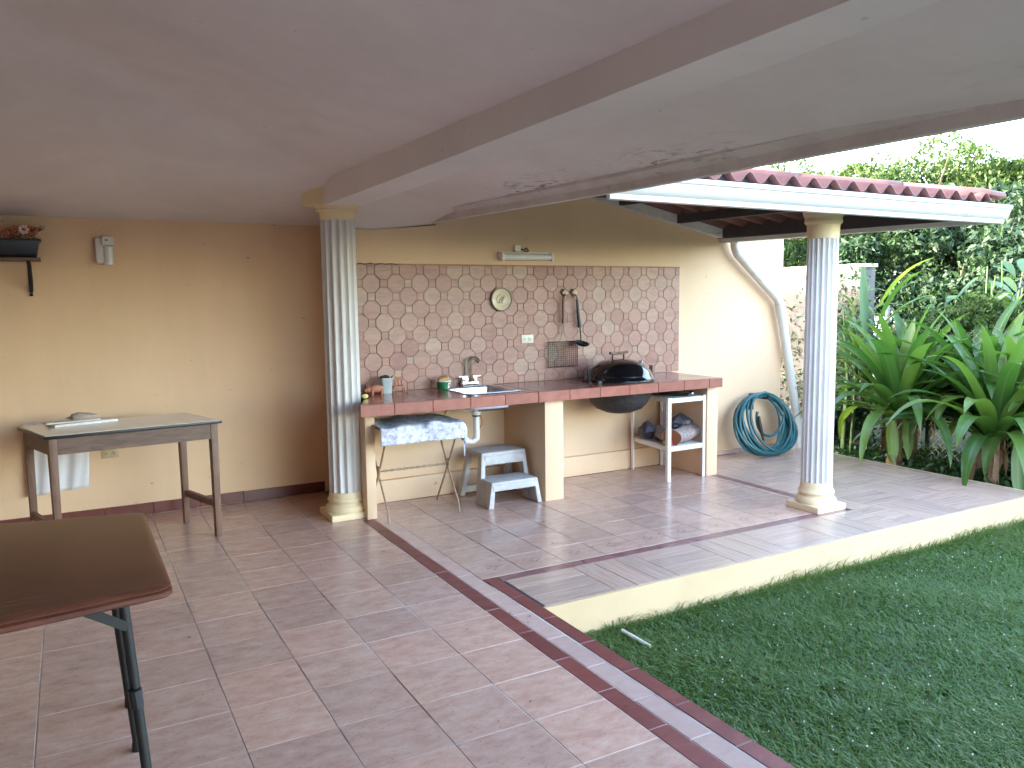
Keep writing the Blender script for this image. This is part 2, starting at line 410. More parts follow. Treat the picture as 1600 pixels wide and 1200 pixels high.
# ---- patio floor (porch)
EX = 2.105                                            # outer edge of the porch floor
m = MB(); m.box((-3.4, -3.9, GZ - .1), (EX - .006, 6.70, -.0018))
patio = m.build('patio_floor', 'grout'); tag(patio, kind='structure')
P = .3365
xs = [1.817 - P * i for i in range(0, 12)]
ys = [6.577 - P * i for i in range(0, 19)]
for i in range(len(xs) - 1):
    for j in range(len(ys) - 1):
        lay('floor_tile', 'floor_tile', patio, xs[i + 1], xs[i], ys[j + 1], ys[j], .0042)
    lay('floor_tile', 'floor_tile', patio, xs[i + 1], xs[i], ys[0], 6.66, .0042)
yb = [6.30 - P * i for i in range(0, 17)]
for j in range(len(yb) - 1):
    if yb[j + 1] < 5.62: lay('border_tile', 'red_tile', patio, 1.817, 1.908, yb[j + 1], min(yb[j], 5.66), .004)
for j in range(len(yb) - 1):
    y0, y1 = yb[j + 1] - .13, yb[j] - .13
    if y0 < 6.0: lay('band_tile', 'band_tile', patio, 1.908, 2.012, y0, min(y1, 6.0), .004)
for j in range(0, 16):
    y1 = 4.035 - P * j; y0 = y1 - P
    lay('edge_tile', 'red_tile', patio, 2.020, EX, y0, y1, .004, .001)
m = MB(); m.box((EX - .03, -3.9, GZ - .1), (EX - .004, 3.485, -.013))
m.build('edge_riser', 'riser_paint', patio)

m = MB(); m.box((-9.0, -13.0, GZ - .1), (9.0, -3.92, GZ + .03)); yd = m.build('bounce_yard', 'pale_concrete'); tag(yd, kind='structure')  # unseen paving added to bounce sunlight up to the ceiling

# ---- terrace (outdoor kitchen floor)
m = MB(); m.box((2.0, 3.50, GZ - .1), (6.80, 6.07, -.0022))
terrace = m.build('terrace_floor', 'terrace_grout'); tag(terrace, kind='structure')
m = MB(); m.box((2.0, 3.484, GZ - .1), (6.815, 3.505, -.0005))
m.box((6.795, 3.505, GZ - .1), (6.815, 6.2, -.0005)); m.build('terrace_riser', 'riser_paint', terrace)
KX = [2.012 + .2955 * i for i in range(0, 11)] + [5.04]
KX = [x for x in KX if x < 5.0] + [5.04]
KY = [4.04, 4.335, 4.635, 4.94, 5.235, 5.53, 5.80, 6.02]
motif = MB()
for a in range(8):
    t = a * PI / 4; c, s_ = math.cos(t), math.sin(t)
    for r0, r1, wd in ((.012, .046, .016), ) if a % 2 == 0 else ((.024, .040, .011), ):
        pts = [(r0 * c, r0 * s_), ((r0 + r1) / 2 * c - wd * s_ / 2, (r0 + r1) / 2 * s_ + wd * c / 2), (r1 * c, r1 * s_), ((r0 + r1) / 2 * c + wd * s_ / 2, (r0 + r1) / 2 * s_ - wd * c / 2)]
        motif.add([(x, y, .0006) for x, y in pts], [(3, 2, 1, 0)])
motif_me = motif.mesh('motif', 'motif_glaze')
for i in range(len(KX) - 1):
    for j in range(len(KY) - 1):
        o = lay('kitchen_tile', 'kitchen_tile', terrace, KX[i], KX[i + 1], KY[j], KY[j + 1], .004)
        if j == 0 and i < 10: piece('motif', motif_me, o, wpos(o) + Vector((0, .0, 0.0004)))
bx = [2.105 + .2955 * i for i in range(0, 11)]
for i in range(len(bx) - 1): lay('border_tile', 'worn_red_tile', terrace, bx[i], min(bx[i + 1], 5.12), 3.955, 4.036, .003, .0005)
by = [4.036 + .2955 * i for i in range(0, 5)] + [5.40]
for i in range(len(by) - 1): lay('border_tile', 'worn_red_tile', terrace, 5.045, 5.12, by[i], by[i + 1], .003, .0005)
# wood-look tiles in a basket weave
def weave(x0, x1, y0, y1, q=.46, px=2.12, py=3.506, nb=3):
    i0 = int(math.floor((x0 - px) / q)); j0 = int(math.floor((y0 - py) / q))
    for i in range(i0, i0 + 14):
        for j in range(j0, j0 + 9):
            for kk in range(nb):
                ax, ay = px + i * q, py + j * q
                if (i + j) % 2: a = (ax + kk * q / nb, ax + (kk + 1) * q / nb, ay, ay + q); rot = True
                else: a = (ax, ax + q, ay + kk * q / nb, ay + (kk + 1) * q / nb); rot = False
                X0, X1, Y0, Y1 = max(a[0], x0), min(a[1], x1), max(a[2], y0), min(a[3], y1)
                if X1 - X0 < .03 or Y1 - Y0 < .03: continue
                g = .0034
                if rot:
                    me = tile_mesh('plank_tile', 'plank_tile', Y1 - Y0 - g, X1 - X0 - g, ch=.001)
                    piece('plank_tile', me, terrace, ((X0+X1)/2, (Y0+Y1)/2, jit(.0005)), PI / 2)
                else:
                    me = tile_mesh('plank_tile', 'plank_tile', X1 - X0 - g, Y1 - Y0 - g, ch=.001)
                    piece('plank_tile', me, terrace, ((X0+X1)/2, (Y0+Y1)/2, jit(.0005)))
weave(2.1065, 5.125, 3.506, 3.952)
weave(5.125, 6.795, 3.506, 6.045)

# ---- back wall of the porch
m = MB(); m.box((-3.5, 6.674, -.2), (2.9, 6.90, 2.62))
wl = m.build('porch_wall', 'bounce_lit_yellow_paint'); tag(wl, 'long yellow painted wall behind the wooden work table', 'wall')
x = -2.2
while x < 1.78:
    me = tile_mesh('skirting_tile', 'skirting_tile', .334, .088)
    piece('skirting_tile', me, wl, (x + .168, 6.662, .046 + jit(.001)), 0, PI / 2); x += P
m = MB(); m.box((-10.0, -3.6, -.3), (-3.4, 13.0, 5.4))
hw = m.build('shade_block', 'shade_block_tan'); tag(hw, 'unseen tan block raised to shade the lawn and roof', 'house')  # unseen mass on the left, its height set to shade lawn and roof

m = MB(); m.box((-3.398, -3.7, -.3), (1.30, -3.485, 4.2)); tag(m.build('added_light_wall', 'bounce_wall_white'), 'unseen white wall added to block and bounce light behind porch', 'wall')  # unseen wall added to cut light from behind and bounce some back
# ---- kitchen wall with its gable top
KW = 6.07
m = MB(); prof = [(1.93, -.2), (6.63, -.2), (6.63, 2.24), (5.74, 2.24), (4.55, 2.485), (3.0, 2.79), (2.66, 2.79), (2.66, 2.222), (2.16, 2.176), (1.93, 2.172)]
m.prism([(x, KW, z) for x, z in prof], (0, .20, 0))
kw = m.build('kitchen_wall', 'yellow_paint'); tag(kw, 'yellow kitchen wall carrying the octagon tile splashback', 'wall')
m = MB(); m.box((1.935, 6.255, -.2), (2.10, 6.68, 2.165)); m.box((2.70, 6.26, -.2), (2.95, 6.68, 2.78)); m.build('return_wall_light_plug', 'yellow_paint', kw)  # second box is an unseen plug keeping sun from leaking behind the wall
m = MB(); m.box((1.95, 6.025, 0.001), (4.985, KW + .01, .182)); m.build('wall_ledge', 'yellow_paint', kw, bevel=.006)
x = 5.14
for i in range(5):
    me = tile_mesh('skirting_tile', 'band_tile', .30, .045); piece('skirting_tile', me, kw, (x + .15, KW - .010, .024), 0, PI / 2); x += .302
m = MB(); z0, z1 = .90, 1.904; X0, X1 = 1.94, 5.212
m.box((X0, KW - .010, z0), (X1, KW + .01, z1)); bs = m.build('backsplash', 'wall_grout', kw)
def clip(poly, x0, x1, z0, z1):
    for ax, lim, sg in ((0, x0, 1), (0, x1, -1), (1, z0, 1), (1, z1, -1)):
        out = []
        for i in range(len(poly)):
            a, b = poly[i], poly[(i + 1) % len(poly)]
            ia, ib = (a[ax] - lim) * sg >= 0, (b[ax] - lim) * sg >= 0
            if ia: out.append(a)
            if ia != ib:
                t = (lim - a[ax]) / (b[ax] - a[ax]); out.append((a[0] + t*(b[0]-a[0]), a[1] + t*(b[1]-a[1])))
        poly = out
        if len(poly) < 3: return []
    return poly
pit = .1032; W = pit * math.sqrt(2); hs = (2 * pit - W) / 2; g = .0017
def wall_piece(name, poly, cx, cz, cache={}):
    cl = clip([(px + cx, pz + cz) for px, pz in poly], X0 + .002, X1 - .002, z0, z1 - .002)
    if len(cl) < 3: return
    full = len(cl) == len(poly) and all(abs(a[0] - p[0] - cx) + abs(a[1] - p[1] - cz) < 1e-6 for a, p in zip(cl, poly))
    if full and name in cache: me = cache[name]
    else:
        mm = MB(); q = [(a - cx, b - cz) for a, b in cl]; n = len(q); c = (sum(a for a, b in q) / n, sum(b for a, b in q) / n)
        ins = [(c[0] + (a - c[0]) * .965, c[1] + (b - c[1]) * .965) for a, b in q]
        mm.add([(a, .006, b) for a, b in q] + [(a, -.002, b) for a, b in q] + [(a, -.0035, b) for a, b in ins],
               [(i, (i+1) % n, n + (i+1) % n, n + i) for i in range(n)] + [(n+i, n+(i+1) % n, 2*n+(i+1) % n, 2*n+i) for i in range(n)] + [tuple(2*n + i for i in range(n))])
        me = mm.mesh(name, 'wall_tile')
        if full: cache[name] = me
    piece(name, me, bs, (cx, KW - .010 + jit(.0012), cz), 0, jit(.004), jit(.004))
h8 = W / 2 - g; a8 = h8 * math.tan(PI / 8)
octp = [(h8, -a8), (h8, a8), (a8, h8), (-a8, h8), (-h8, a8), (-h8, -a8), (-a8, -h8), (a8, -h8)]
sq = hs - g; sqp = [(sq, -sq), (sq, sq), (-sq, sq), (-sq, -sq)]
for i in range(-3, 32):
    for j in range(-9, 3):
        cx, cz = 2.092 + i * pit, 1.755 + j * pit
        if (i + j) % 2 == 0: wall_piece('octagon_tile', octp, cx, cz)
        else: wall_piece('square_tile', sqp, cx, cz)
m = MB(); pts = []
for j in range(1, -9, -1):
    z = 1.755 + j * pit; x = 2.092 + h8 + g if j % 2 == 0 else 2.092 + pit - h8 - g
    pts += [(x, KW - .0128, z + a8), (x, KW - .0128, z - a8)]
m.tube([p for p in pts if z0 < p[2] < z1], .0021, 5); m.build('crack', 'slot_dark', bs)
m = MB(); m.tube([(1.98 + .35 * i / 12, KW - .0165, z1 + .004 + .004 * math.sin(i * 2.1)) for i in range(13)], [.001 + .003 * abs(math.sin(i * 1.3)) for i in range(13)], 5); m.build('mould_line', 'slot_dark', bs)
m = MB(); m.box((X0, KW - .016, z1 - .001), (X1, KW + .01, z1 + .006)); m.build('top_lip', 'terracotta', bs)

# ---- porch roof slab
def zA(x, y): return 2.22 + .20 * (2.55 - x) + .02 * (y - 1.5)
def zB(y): return 2.245 + .20 * (6.674 - y)
HIP = lambda x: 4.0 + .909 * x
XE, YN, YS, XW = 2.60, 6.90, -3.4, -3.6
T = .16
roof = thing('porch_roof', 'low grey-white concrete porch roof overhead with a mouldy eave', 'roof', (0, 0, 0))
def zC(x, y):                                          # the two slopes meet in a softly rounded hip
    a, b, k_ = zA(x, y), zB(y), .012
    h = max(k_ - abs(a - b), 0) / k_; return min(a, b) - h * h * k_ * .25
m = MB(); m.grid(lambda u, v: (XW + (XE - XW) * u, YS + (YN - YS) * v, zC(XW + (XE - XW) * u, YS + (YN - YS) * v)), 90, 110)
link('ceiling', m.mesh('ceiling', 'mouldy_soffit', smooth=True, angle=30), roof)
m = MB(); m.grid(lambda u, v: (XW + (XE - XW) * u, YS + (YN - YS) * v, zC(XW + (XE - XW) * u, YS + (YN - YS) * v) + T), 20, 24); m.build('roof_slab', 'weathered_concrete', roof)
m = MB(); m.box((XW, YS - .08, 2.0), (XE, YS, 3.55)); m.build('rear_fascia', 'weathered_concrete', roof)
m = MB()
def cove(u, v):
    x = 1.90 + .72 * u; y = 5.45 + .625 * v; z0_ = zC(x, 5.45) - .002; z1_ = 2.178 + .050 * max(0, (x - 2.16) / .46)
    return (x, y, z0_ + (z1_ - z0_) * (.42 * v + .58 * v ** 2.0))
m.grid(cove, 12, 14); m.build('cove', 'ceiling_paint', roof, smooth=True)
# beam on the columns
def zb(y): return 2.285 + .004 * y
m = MB(); secs = [(-3.38, 1.600, 1.790, 2.290), (1.2, 1.610, 1.817, 2.290), (1.73, 1.620, 1.868, 2.292), (2.35, 1.632, 1.884, 2.293), (3.45, 1.640, 1.896, 2.295), (5.0, 1.650, 1.914, 2.300), (6.0, 1.655, 1.925, 2.306)]
ring_ = []
for y, xa, xb, z in secs: ring_ += [(xa, y, z), (xb, y, z + .006), (xb, y, 2.62), (xa, y, 2.62)]
m.add(ring_, [(4*i + j, 4*i + (j+1) % 4, 4*i + 4 + (j+1) % 4, 4*i + 4 + j) for i in range(len(secs) - 1) for j in range(4)] + [(0, 1, 2, 3), tuple(4*len(secs) - 4 + j for j in range(4))])
m.build('beam', 'ceiling_paint', roof, smooth=True, angle=20)
m = MB()
fy = [-3.4, 1.45, 2.48, 3.34, 4.69, 5.70, 6.28, 6.68, 6.9]
fb = [2.150, 2.158, 2.170, 2.178, 2.208, 2.232, 2.232, 2.205, 2.2]
ft = [2.236, 2.238, 2.240, 2.246, 2.278, 2.312, 2.325, 2.262, 2.25]
for i in range(len(fy) - 1):
    a, b = fy[i], fy[i + 1]
    m.hexa([(2.60, a, fb[i]), (2.665, a, fb[i] + .004), (2.665, b, fb[i+1] + .004), (2.60, b, fb[i+1])],
           [(2.60, a, ft[i] + .25), (2.665, a, ft[i] + .25), (2.665, b, ft[i+1] + .25), (2.60, b, ft[i+1] + .25)])
m.build('fascia', 'weathered_concrete', roof)
m = MB()
for i in range(len(fy) - 1):
    a, b = fy[i], fy[i + 1]
    m.hexa([(2.53, a, ft[i] - .004), (2.602, a, ft[i] - .030), (2.602, b, ft[i+1] - .030), (2.53, b, ft[i+1] - .004)],
           [(2.53, a, ft[i] + .05), (2.602, a, ft[i] + .05), (2.602, b, ft[i+1] + .05), (2.53, b, ft[i+1] + .05)])
m.build('drip_edge', 'weathered_concrete', roof)

# ---- kitchen hip roof
kr = thing('kitchen_roof', 'red corrugated tile roof with white gutter over the kitchen', 'roof', (0, 0, 0))
fy0, ez = 3.72, 2.322                                   # front eave (Y) and trough height
RA, RB, RC = Vector((5.74, 6.07, 2.285)), Vector((6.40, fy0, ez)), Vector((4.55, 6.07, 2.525))
n1 = (RB - RA).cross(RC - RA); n2 = Vector((1, 0, 0)).cross(Vector((0, 1, .20)))
HD = n1.cross(n2); HD /= HD.y                            # direction of the hip
def zF(x, y): return ez + .20 * (y - fy0)
def zR(x, y): return RA.z - (n1.x * (x - RA.x) + n1.y * (y - RA.y)) / n1.z
def xe(y): return RB.x + (RA.x - RB.x) * (y - RB.y) / (RA.y - RB.y)
def wave(t): return .064 * (0.5 + 0.5 * math.cos(2 * PI * t)) ** 1.1
px0 = 3.947; pitch = .1911
m = MB(); n = int((6.36 - 2.35) / pitch * 12); pts = []
for i in range(n + 1):
    x = 2.35 + (6.36 - 2.35) * i / n; y1 = min(6.05, fy0 + (x - RB.x) / HD.x + .02)
    pts.append([(x, fy0 + (y1 - fy0) * t, zF(x, fy0 + (y1 - fy0) * t) + wave((x - px0) / pitch)) for t in (0, 1)])
m.add([p for q in pts for p in q], [(2*i, 2*i + 2, 2*i + 3, 2*i + 1) for i in range(n)])
fr = m.build('roof_sheet', 'clay_roof', kr, smooth=True, angle=60); md = fr.modifiers.new('thick', 'SOLIDIFY'); md.thickness = .008; md.offset = 0
m = MB(); n = int((6.06 - fy0) / pitch * 12); pts = []
for i in range(n + 1):
    y = fy0 + .03 + (6.06 - fy0 - .03) * i / n; xh = RB.x + HD.x * (y - fy0) - .02; xo = xe(y) + .03
    pts.append([(xo + (xh - xo) * t, y, zR(xo + (xh - xo) * t, y) - .01 + wave((y - 3.4) / pitch)) for t in (0, 1)])
m.add([p for q in pts for p in q], [(2*i, 2*i + 2, 2*i + 3, 2*i + 1) for i in range(n)])
fr = m.build('roof_sheet', 'clay_roof', kr, smooth=True, angle=60); md = fr.modifiers.new('thick', 'SOLIDIFY'); md.thickness = .008; md.offset = 0
# hip cap: overlapping half-round pieces
def hip(t): return RB + Vector((.03, -.02, .042)) + HD * t
t0 = 0.0; i = 0
while t0 < 2.2:
    t1 = min(t0 + .50, 2.33); m = MB(); a, b = hip(t0), hip(t1); d = (b - a).normalized(); side = d.cross(Vector((0, 0, 1))).normalized(); up = side.cross(d)
    ringp = []; ks = ((a, .062, .018 if i == 0 else 0), (a.lerp(b, .2), .062, 0), (b, .054, 0))
    for q, rr, dn in ks:
        for j in range(11):
            an = PI * j / 10; ringp.append(q + side * math.cos(an) * rr * (.8 if dn else 1) + up * (math.sin(an) * rr * .85 - dn))
    m.add(ringp, [(k2*11 + j, k2*11 + j + 1, k2*11 + 11 + j + 1, k2*11 + 11 + j) for k2 in (0, 1) for j in range(10)])
    o = m.build('ridge_tile', 'clay_roof', kr, smooth=True, angle=50); md = o.modifiers.new('thick', 'SOLIDIFY'); md.thickness = .010
    t0 = t1 - .04; i += 1
    if t1 >= 2.33: break
# gutters (ogee profile swept along the eaves)
gp = [(0.0, 0.0), (-.012, .0), (-.030, .004), (-.034, .016), (-.034, .032), (-.052, .042), (-.070, .064), (-.080, .092), (-.080, .104), (-.094, .112), (-.098, .128), (-.096, .138), (-.086, .138), (-.082, .124), (-.010, .108), (0.0, .138)]
def gutter(p0, p1, out, zoff=0):
    m = MB(); r = []
    for p in (p0, p1):
        for a, b in gp: r.append((p[0] - out[0] * a, p[1] - out[1] * a, p[2] + b))
    n = len(gp); m.add(r, [(i, (i+1) % n, n + (i+1) % n, n + i) for i in range(n)] + [tuple(range(n)), tuple(range(2*n - 1, n - 1, -1))])
    return m
gz = 2.158; gy0 = 3.735
m = gutter((2.68, gy0, gz + .008), (5.93, gy0, gz), (0, -1)); m.build('front_gutter', 'gutter_white', kr, smooth=True, angle=25)
m = gutter((5.937, gy0, gz), (6.46, gy0, gz - .001), (0, -1)); m.build('gutter_corner', 'gutter_white', kr, smooth=True, angle=25)
m = MB(); m.hexa([(6.36, gy0 + .005, 2.166), (6.46, gy0 + .005, 2.166), (5.83, 6.064, 2.150), (5.73, 6.064, 2.150)], [(6.36, gy0 + .005, 2.275), (6.46, gy0 + .005, 2.275), (5.83, 6.064, 2.248), (5.73, 6.064, 2.248)])
m.build('side_gutter', 'pipe_white', kr)
def filler(pts, d):                                    # pts: (x, y, z low, z high); a wavy board of thickness d
    m = MB(); d = Vector(d); v = []
    for x, y, a, b in pts: v += [(x, y, a), (x, y, b), (x + d.x, y + d.y, a), (x + d.x, y + d.y, b)]
    m.add(v, [q for i in range(len(pts) - 1) for q in ((4*i, 4*i + 4, 4*i + 5, 4*i + 1), (4*i + 2, 4*i + 3, 4*i + 7, 4*i + 6), (4*i + 1, 4*i + 5, 4*i + 7, 4*i + 3), (4*i, 4*i + 2, 4*i + 6, 4*i + 4))]); return m
filler([(2.70 + 3.62 * i / 220, gy0 + .050, 2.24, zF(0, gy0 + .05) + wave((2.70 + 3.62 * i / 220 - px0) / pitch) - .006) for i in range(221)], (0, .02, 0)).build('dark_wave_filler', 'dark_steel', kr)  # dark strip added as painted shade in the hollows under the waves
yy_ = [3.80 + 2.25 * i / 150 for i in range(151)]
filler([(xe(y) - .065, y, 2.20, zR(xe(y) - .065, y) - .016 + wave((y - 3.4) / pitch)) for y in yy_], (.02, 0, 0)).build('dark_wave_filler', 'dark_steel', kr)  # added dark filler closing the open wave ends against bright foliage
filler([(3.2 + 2.5 * i / 20, 6.045, zR(3.2 + 2.5 * i / 20, 6.045) - .06, zR(3.2 + 2.5 * i / 20, 6.045) + .055) for i in range(21)], (0, .02, 0)).build('rake_filler', 'dark_steel', kr)  # dark strip added to block bright sky above the rake beam
m = MB(); m.hexa([(6.29, 3.85, 2.20), (6.32, 3.85, 2.20), (5.722, 6.06, 2.19), (5.69, 6.06, 2.19)], [(6.29, 3.85, 2.305), (6.32, 3.85, 2.305), (5.722, 6.06, 2.268), (5.69, 6.06, 2.268)])
m.build('side_board', 'dark_steel', kr)
for off in (.62, 1.30, 2.0):
    y0 = fy0 + off / 1.65 + .12; p, q = Vector((xe(y0) - off, y0, 0)), Vector((xe(6.06) - off, 6.062, 0))
    p.z, q.z = zR(p.x, p.y) - .055, zR(q.x, q.y) - .055; m = MB(); m.bar(p, q, .045, .080); m.build('purlin', 'dark_steel', kr)
m = MB(); m.bar((2.8, 4.15, 2.275), (6.2, 4.15, 2.275), .06, .07); m.build('header_beam', 'dark_steel', kr)
m = MB(); m.bar((3.2, 6.030, zR(3.2, 6.03) - .058), (5.735, 6.030, zR(5.735, 6.03) - .058), .075, .085); m.build('rake_beam', 'weathered_concrete', kr)
dp = thing('downpipe', 'white downpipe bent along the bright end of the kitchen wall', 'pipe', (5.86, 5.99, 2.15))
m = MB(); m.tube([(5.86, 5.99, 2.16), (5.865, 5.99, 2.10), (5.90, 5.99, 2.04), (6.45, 5.99, 1.605), (6.51, 5.99, 1.54), (6.535, 5.99, 1.44)], .045, 14); m.build('upper_pipe', 'pipe_white', dp, smooth=True)
m = MB(); m.tube([(6.515, 5.99, 1.50), (6.56, 5.99, 1.32), (6.80, 5.98, .26), (6.84, 5.98, GZ)], .047, 14); m.build('lower_pipe', 'pipe_white', dp, smooth=True)
m = MB(); m.tube([(6.505, 5.99, 1.545), (6.54, 5.99, 1.40)], .053, 14); m.build('pipe_collar', 'pipe_white', dp, smooth=True)
m = MB(); m.tube([(6.795, 5.98, .285), (6.805, 5.98, .235)], .053, 14); m.build('pipe_collar', 'pipe_white', dp, smooth=True)

# ---- columns
def column(label, c, R, nf, zb_, zt, top, plinth, group):
    x, y = c; t = thing('fluted_column', label, 'column', (x, y, 0), group)
    m = MB(); h = plinth / 2; m.box((x - h, y - h, 0.0), (x + h, y + h, .048)); m.build('plinth', 'cream_paint', t, bevel=.006)
    k_ = h / .165
    m = MB(); m.lathe([(.155*k_, .047), (.160*k_, .062), (.158*k_, .080), (.148*k_, .094), (.136*k_, .100), (.132*k_, .110), (.140*k_, .120), (.144*k_, .132), (.138*k_, .145), (R*1.06, .152), (R*1.03, zb_ - .01), (R*1.0, zb_ + .03)], (x, y, 0), 40)
    m.build('base', 'cream_paint', t, smooth=True, angle=40)
    m = MB(); N = nf * 8; zs = [zb_ - .005, zb_ + .012, zb_ + .03, zb_ + .05, (zb_ + zt) / 2, zt - .05, zt - .03, zt - .012, zt + .005]; vs = []
    for z in zs:
        e = min(1, max(0, (z - zb_) / .04), max(0, (zt - z) / .04)); e = max(0, e) ** .5
        tp = 1 - .03 * (z - zb_) / (zt - zb_)
        for j in range(N):
            u = (j % 8) / 8; fl = math.sin(PI * min(1, max(0, (u - .14) / .86))) if u > .14 else 0
            r = R * tp * (1 - .19 * e * max(0, fl) ** .7); a = 2 * PI * j / N; vs.append((x + r * math.cos(a), y + r * math.sin(a), z))
    m.add(vs, [(i*N + j, i*N + (j+1) % N, (i+1)*N + (j+1) % N, (i+1)*N + j) for i in range(len(zs) - 1) for j in range(N)])
    m.build('shaft', 'white_column_paint', t, smooth=True, angle=28)
    m = MB(); d = top - zt
    m.lathe([(R*.97, zt - .02), (R*.99, zt + d*.12), (R*1.0, zt + d*.35), (R*1.02, zt + d*.45), (R*1.12, zt + d*.50), (R*1.16, zt + d*.60), (R*1.12, zt + d*.68), (R*1.15, zt + d*.75), (R*1.26, zt + d*.9), (R*1.28, top)], (x, y, 0), 40)
    m.build('capital', 'cream_paint', t, smooth=True, angle=40)
    return t
cl = column('fluted white column standing beside the sink end of the counter', (1.775, 5.84), .129, 14, .165, 2.225, 2.312, .335, 'fluted columns')
column('fluted white column standing free near the lawn edge', (4.937, 4.145), .116, 18, .180, 2.055, 2.238, .305, 'fluted columns')
m = MB(); m.prism([(1.58, 5.80, 2.312), (1.66, 5.74, 2.312), (1.74, 5.74, 2.312), (1.74, 5.99, 2.312), (1.60, 5.99, 2.312), (1.54, 5.92, 2.312)], (0, 0, .19)); m.build('corbel', 'cream_paint', cl, bevel=.01)

# ================================================================== KITCHEN
CT = .897; CF = 5.335
kc = thing('kitchen_counter', 'long red tiled kitchen counter on yellow masonry piers', 'counter', (3.4, 5.7, 0))
m = MB(); m.prism([(1.748, CF + .012, .818), (2.638, CF + .012, .818), (2.638, KW - .011, .818), (1.945, KW - .011, .818), (1.945, 5.73, .818), (1.91, 5.70, .818)], (0, 0, CT - .009 - .818))
m.box((3.102, CF + .012, .818), (5.09, KW - .011, CT - .009)); m.box((2.638, CF + .012, .818), (3.102, 5.483, CT - .009)); m.box((2.638, 5.982, .818), (3.102, KW - .011, CT - .009)); m.build('slab', 'dark_joint', kc)
HOLE = (2.640, 3.100, 5.485, 5.980)
def minus(x0, x1, y0, y1):
    hx0, hx1, hy0, hy1 = HOLE
    if x1 <= hx0 or x0 >= hx1 or y1 <= hy0 or y0 >= hy1: return [(x0, x1, y0, y1)]
    out = []
    if x0 < hx0: out.append((x0, hx0, y0, y1))
    if x1 > hx1: out.append((hx1, x1, y0, y1))
    a, b = max(x0, hx0), min(x1, hx1)
    if y0 < hy0: out.append((a, b, y0, hy0))
    if y1 > hy1: out.append((a, b, hy1, y1))
    return out
for a, b, yy in ((1.86, 1.935, 5.615), (3.265, 3.437, 5.382), (4.982, 5.108, 5.400)):
    m = MB(); m.box((a, yy, 0.0), (b, KW - .002, .817)); m.build('pier', 'yellow_paint', kc, bevel=.004)
cx = [1.738, 1.99, 2.285, 2.59, 2.885, 3.18, 3.47, 3.765, 4.065, 4.37, 4.655, 4.945, 5.10]
cy = [CF, CF + .30, CF + .60, KW - .011]
for i in range(len(cx) - 1):
    for j in range(3):
        if i:
            for q in minus(cx[i], cx[i + 1], cy[j], cy[j + 1]):
                if q[1] - q[0] > .02 and q[3] - q[2] > .02: lay('counter_tile', 'counter_tile', kc, *q, .004, CT)
        else:
            q = ([(1.742, CF + .002), (1.988, CF + .002), (1.988, CF + .298), (1.865, CF + .298)], [(1.868, CF + .302), (1.988, CF + .302), (1.988, CF + .598), (1.948, CF + .598), (1.948, 5.725)], [(1.948, CF + .602), (1.988, CF + .602), (1.988, KW - .012), (1.948, KW - .012)])[j]
            m = MB(); m.prism([(a, b, CT - .012) for a, b in q], (0, 0, .012)); m.build('counter_tile', 'counter_tile', kc)
    wd = cx[i + 1] - cx[i]; me = tile_mesh('edge_tile', 'counter_edge_tile', wd - .004, .080)
    piece('edge_tile', me, kc, ((cx[i] + cx[i + 1]) / 2, CF - .001 + jit(.001), CT - .044), 0, PI / 2)
for j in range(3):
    me = tile_mesh('edge_tile', 'counter_edge_tile', cy[j + 1] - cy[j] - .004, .080)
    piece('edge_tile', me, kc, (5.102, (cy[j] + cy[j + 1]) / 2, CT - .044), PI / 2, PI / 2)

# sink
sk = thing('kitchen_sink', 'square stainless steel sink set into the red counter', 'sink', (2.89, 5.79, CT))
sx0, sx1, sy0, sy1 = 2.655, 3.085, 5.50, 5.965
def ring(x0, x1, y0, y1, z, r, n=6):
    out = []
    for (cx_, cy_, a0) in ((x1 - r, y1 - r, 0), (x0 + r, y1 - r, 90), (x0 + r, y0 + r, 180), (x1 - r, y0 + r, 270)):
        for i in range(n + 1):
            a = math.radians(a0 + 90 * i / n); out.append((cx_ + r * math.cos(a), cy_ + r * math.sin(a), z))
    return out
m = MB(); rings = [ring(sx0 - .03, sx1 + .03, sy0 - .03, sy1 + .09, CT + .001, .04), ring(sx0 - .028, sx1 + .028, sy0 - .028, sy1 + .088, CT + .006, .04), ring(sx0, sx1, sy0, sy1, CT + .005, .05), ring(sx0 + .006, sx1 - .006, sy0 + .006, sy1 - .006, CT - .008, .05)]
n = len(rings[0]); m.add([p for r in rings for p in r], [(i*n + j, i*n + (j+1) % n, (i+1)*n + (j+1) % n, (i+1)*n + j) for i in range(3) for j in range(n)])
m.build('rim', 'steel', sk, smooth=True)
m = MB(); rings = [ring(sx0 + .006, sx1 - .006, sy0 + .006, sy1 - .006, CT - .008, .05), ring(sx0 + .03, sx1 - .03, sy0 + .03, sy1 - .03, CT - .13, .05), ring(sx0 + .06, sx1 - .06, sy0 + .06, sy1 - .06, CT - .150, .05)]
m.add([p for r in rings for p in r], [(i*n + j, i*n + (j+1) % n, (i+1)*n + (j+1) % n, (i+1)*n + j) for i in range(2) for j in range(n)] + [tuple(range(2*n, 3*n))])
m.build('basin', 'steel', sk, smooth=True)
dx, dy = 2.815, 5.70
m = MB(); m.lathe([(.135, .768), (.130, .757), (.05, .752)], (dx + .06, dy, 0), 24); m.lathe([(.045, .752), (.045, .725), (.036, .715), (.030, .70), (.030, .690), (.026, .69), (.026, .54)], (dx, dy, 0), 16); m.build('drain_pipe', 'white_plastic', sk, smooth=True)
m = MB(); m.tube([(dx, dy, .56), (dx, dy, .515), (dx - .03, dy + .01, .487), (dx - .075, dy + .02, .49), (dx - .105, dy + .03, .53), (dx - .13, dy + .05, .57)], .026, 12); m.build('trap', 'white_plastic', sk, smooth=True)
m = MB(); m.lathe([(.033, .702), (.034, .690)], (dx, dy, 0), 16); m.build('washer', 'black_trim', sk)
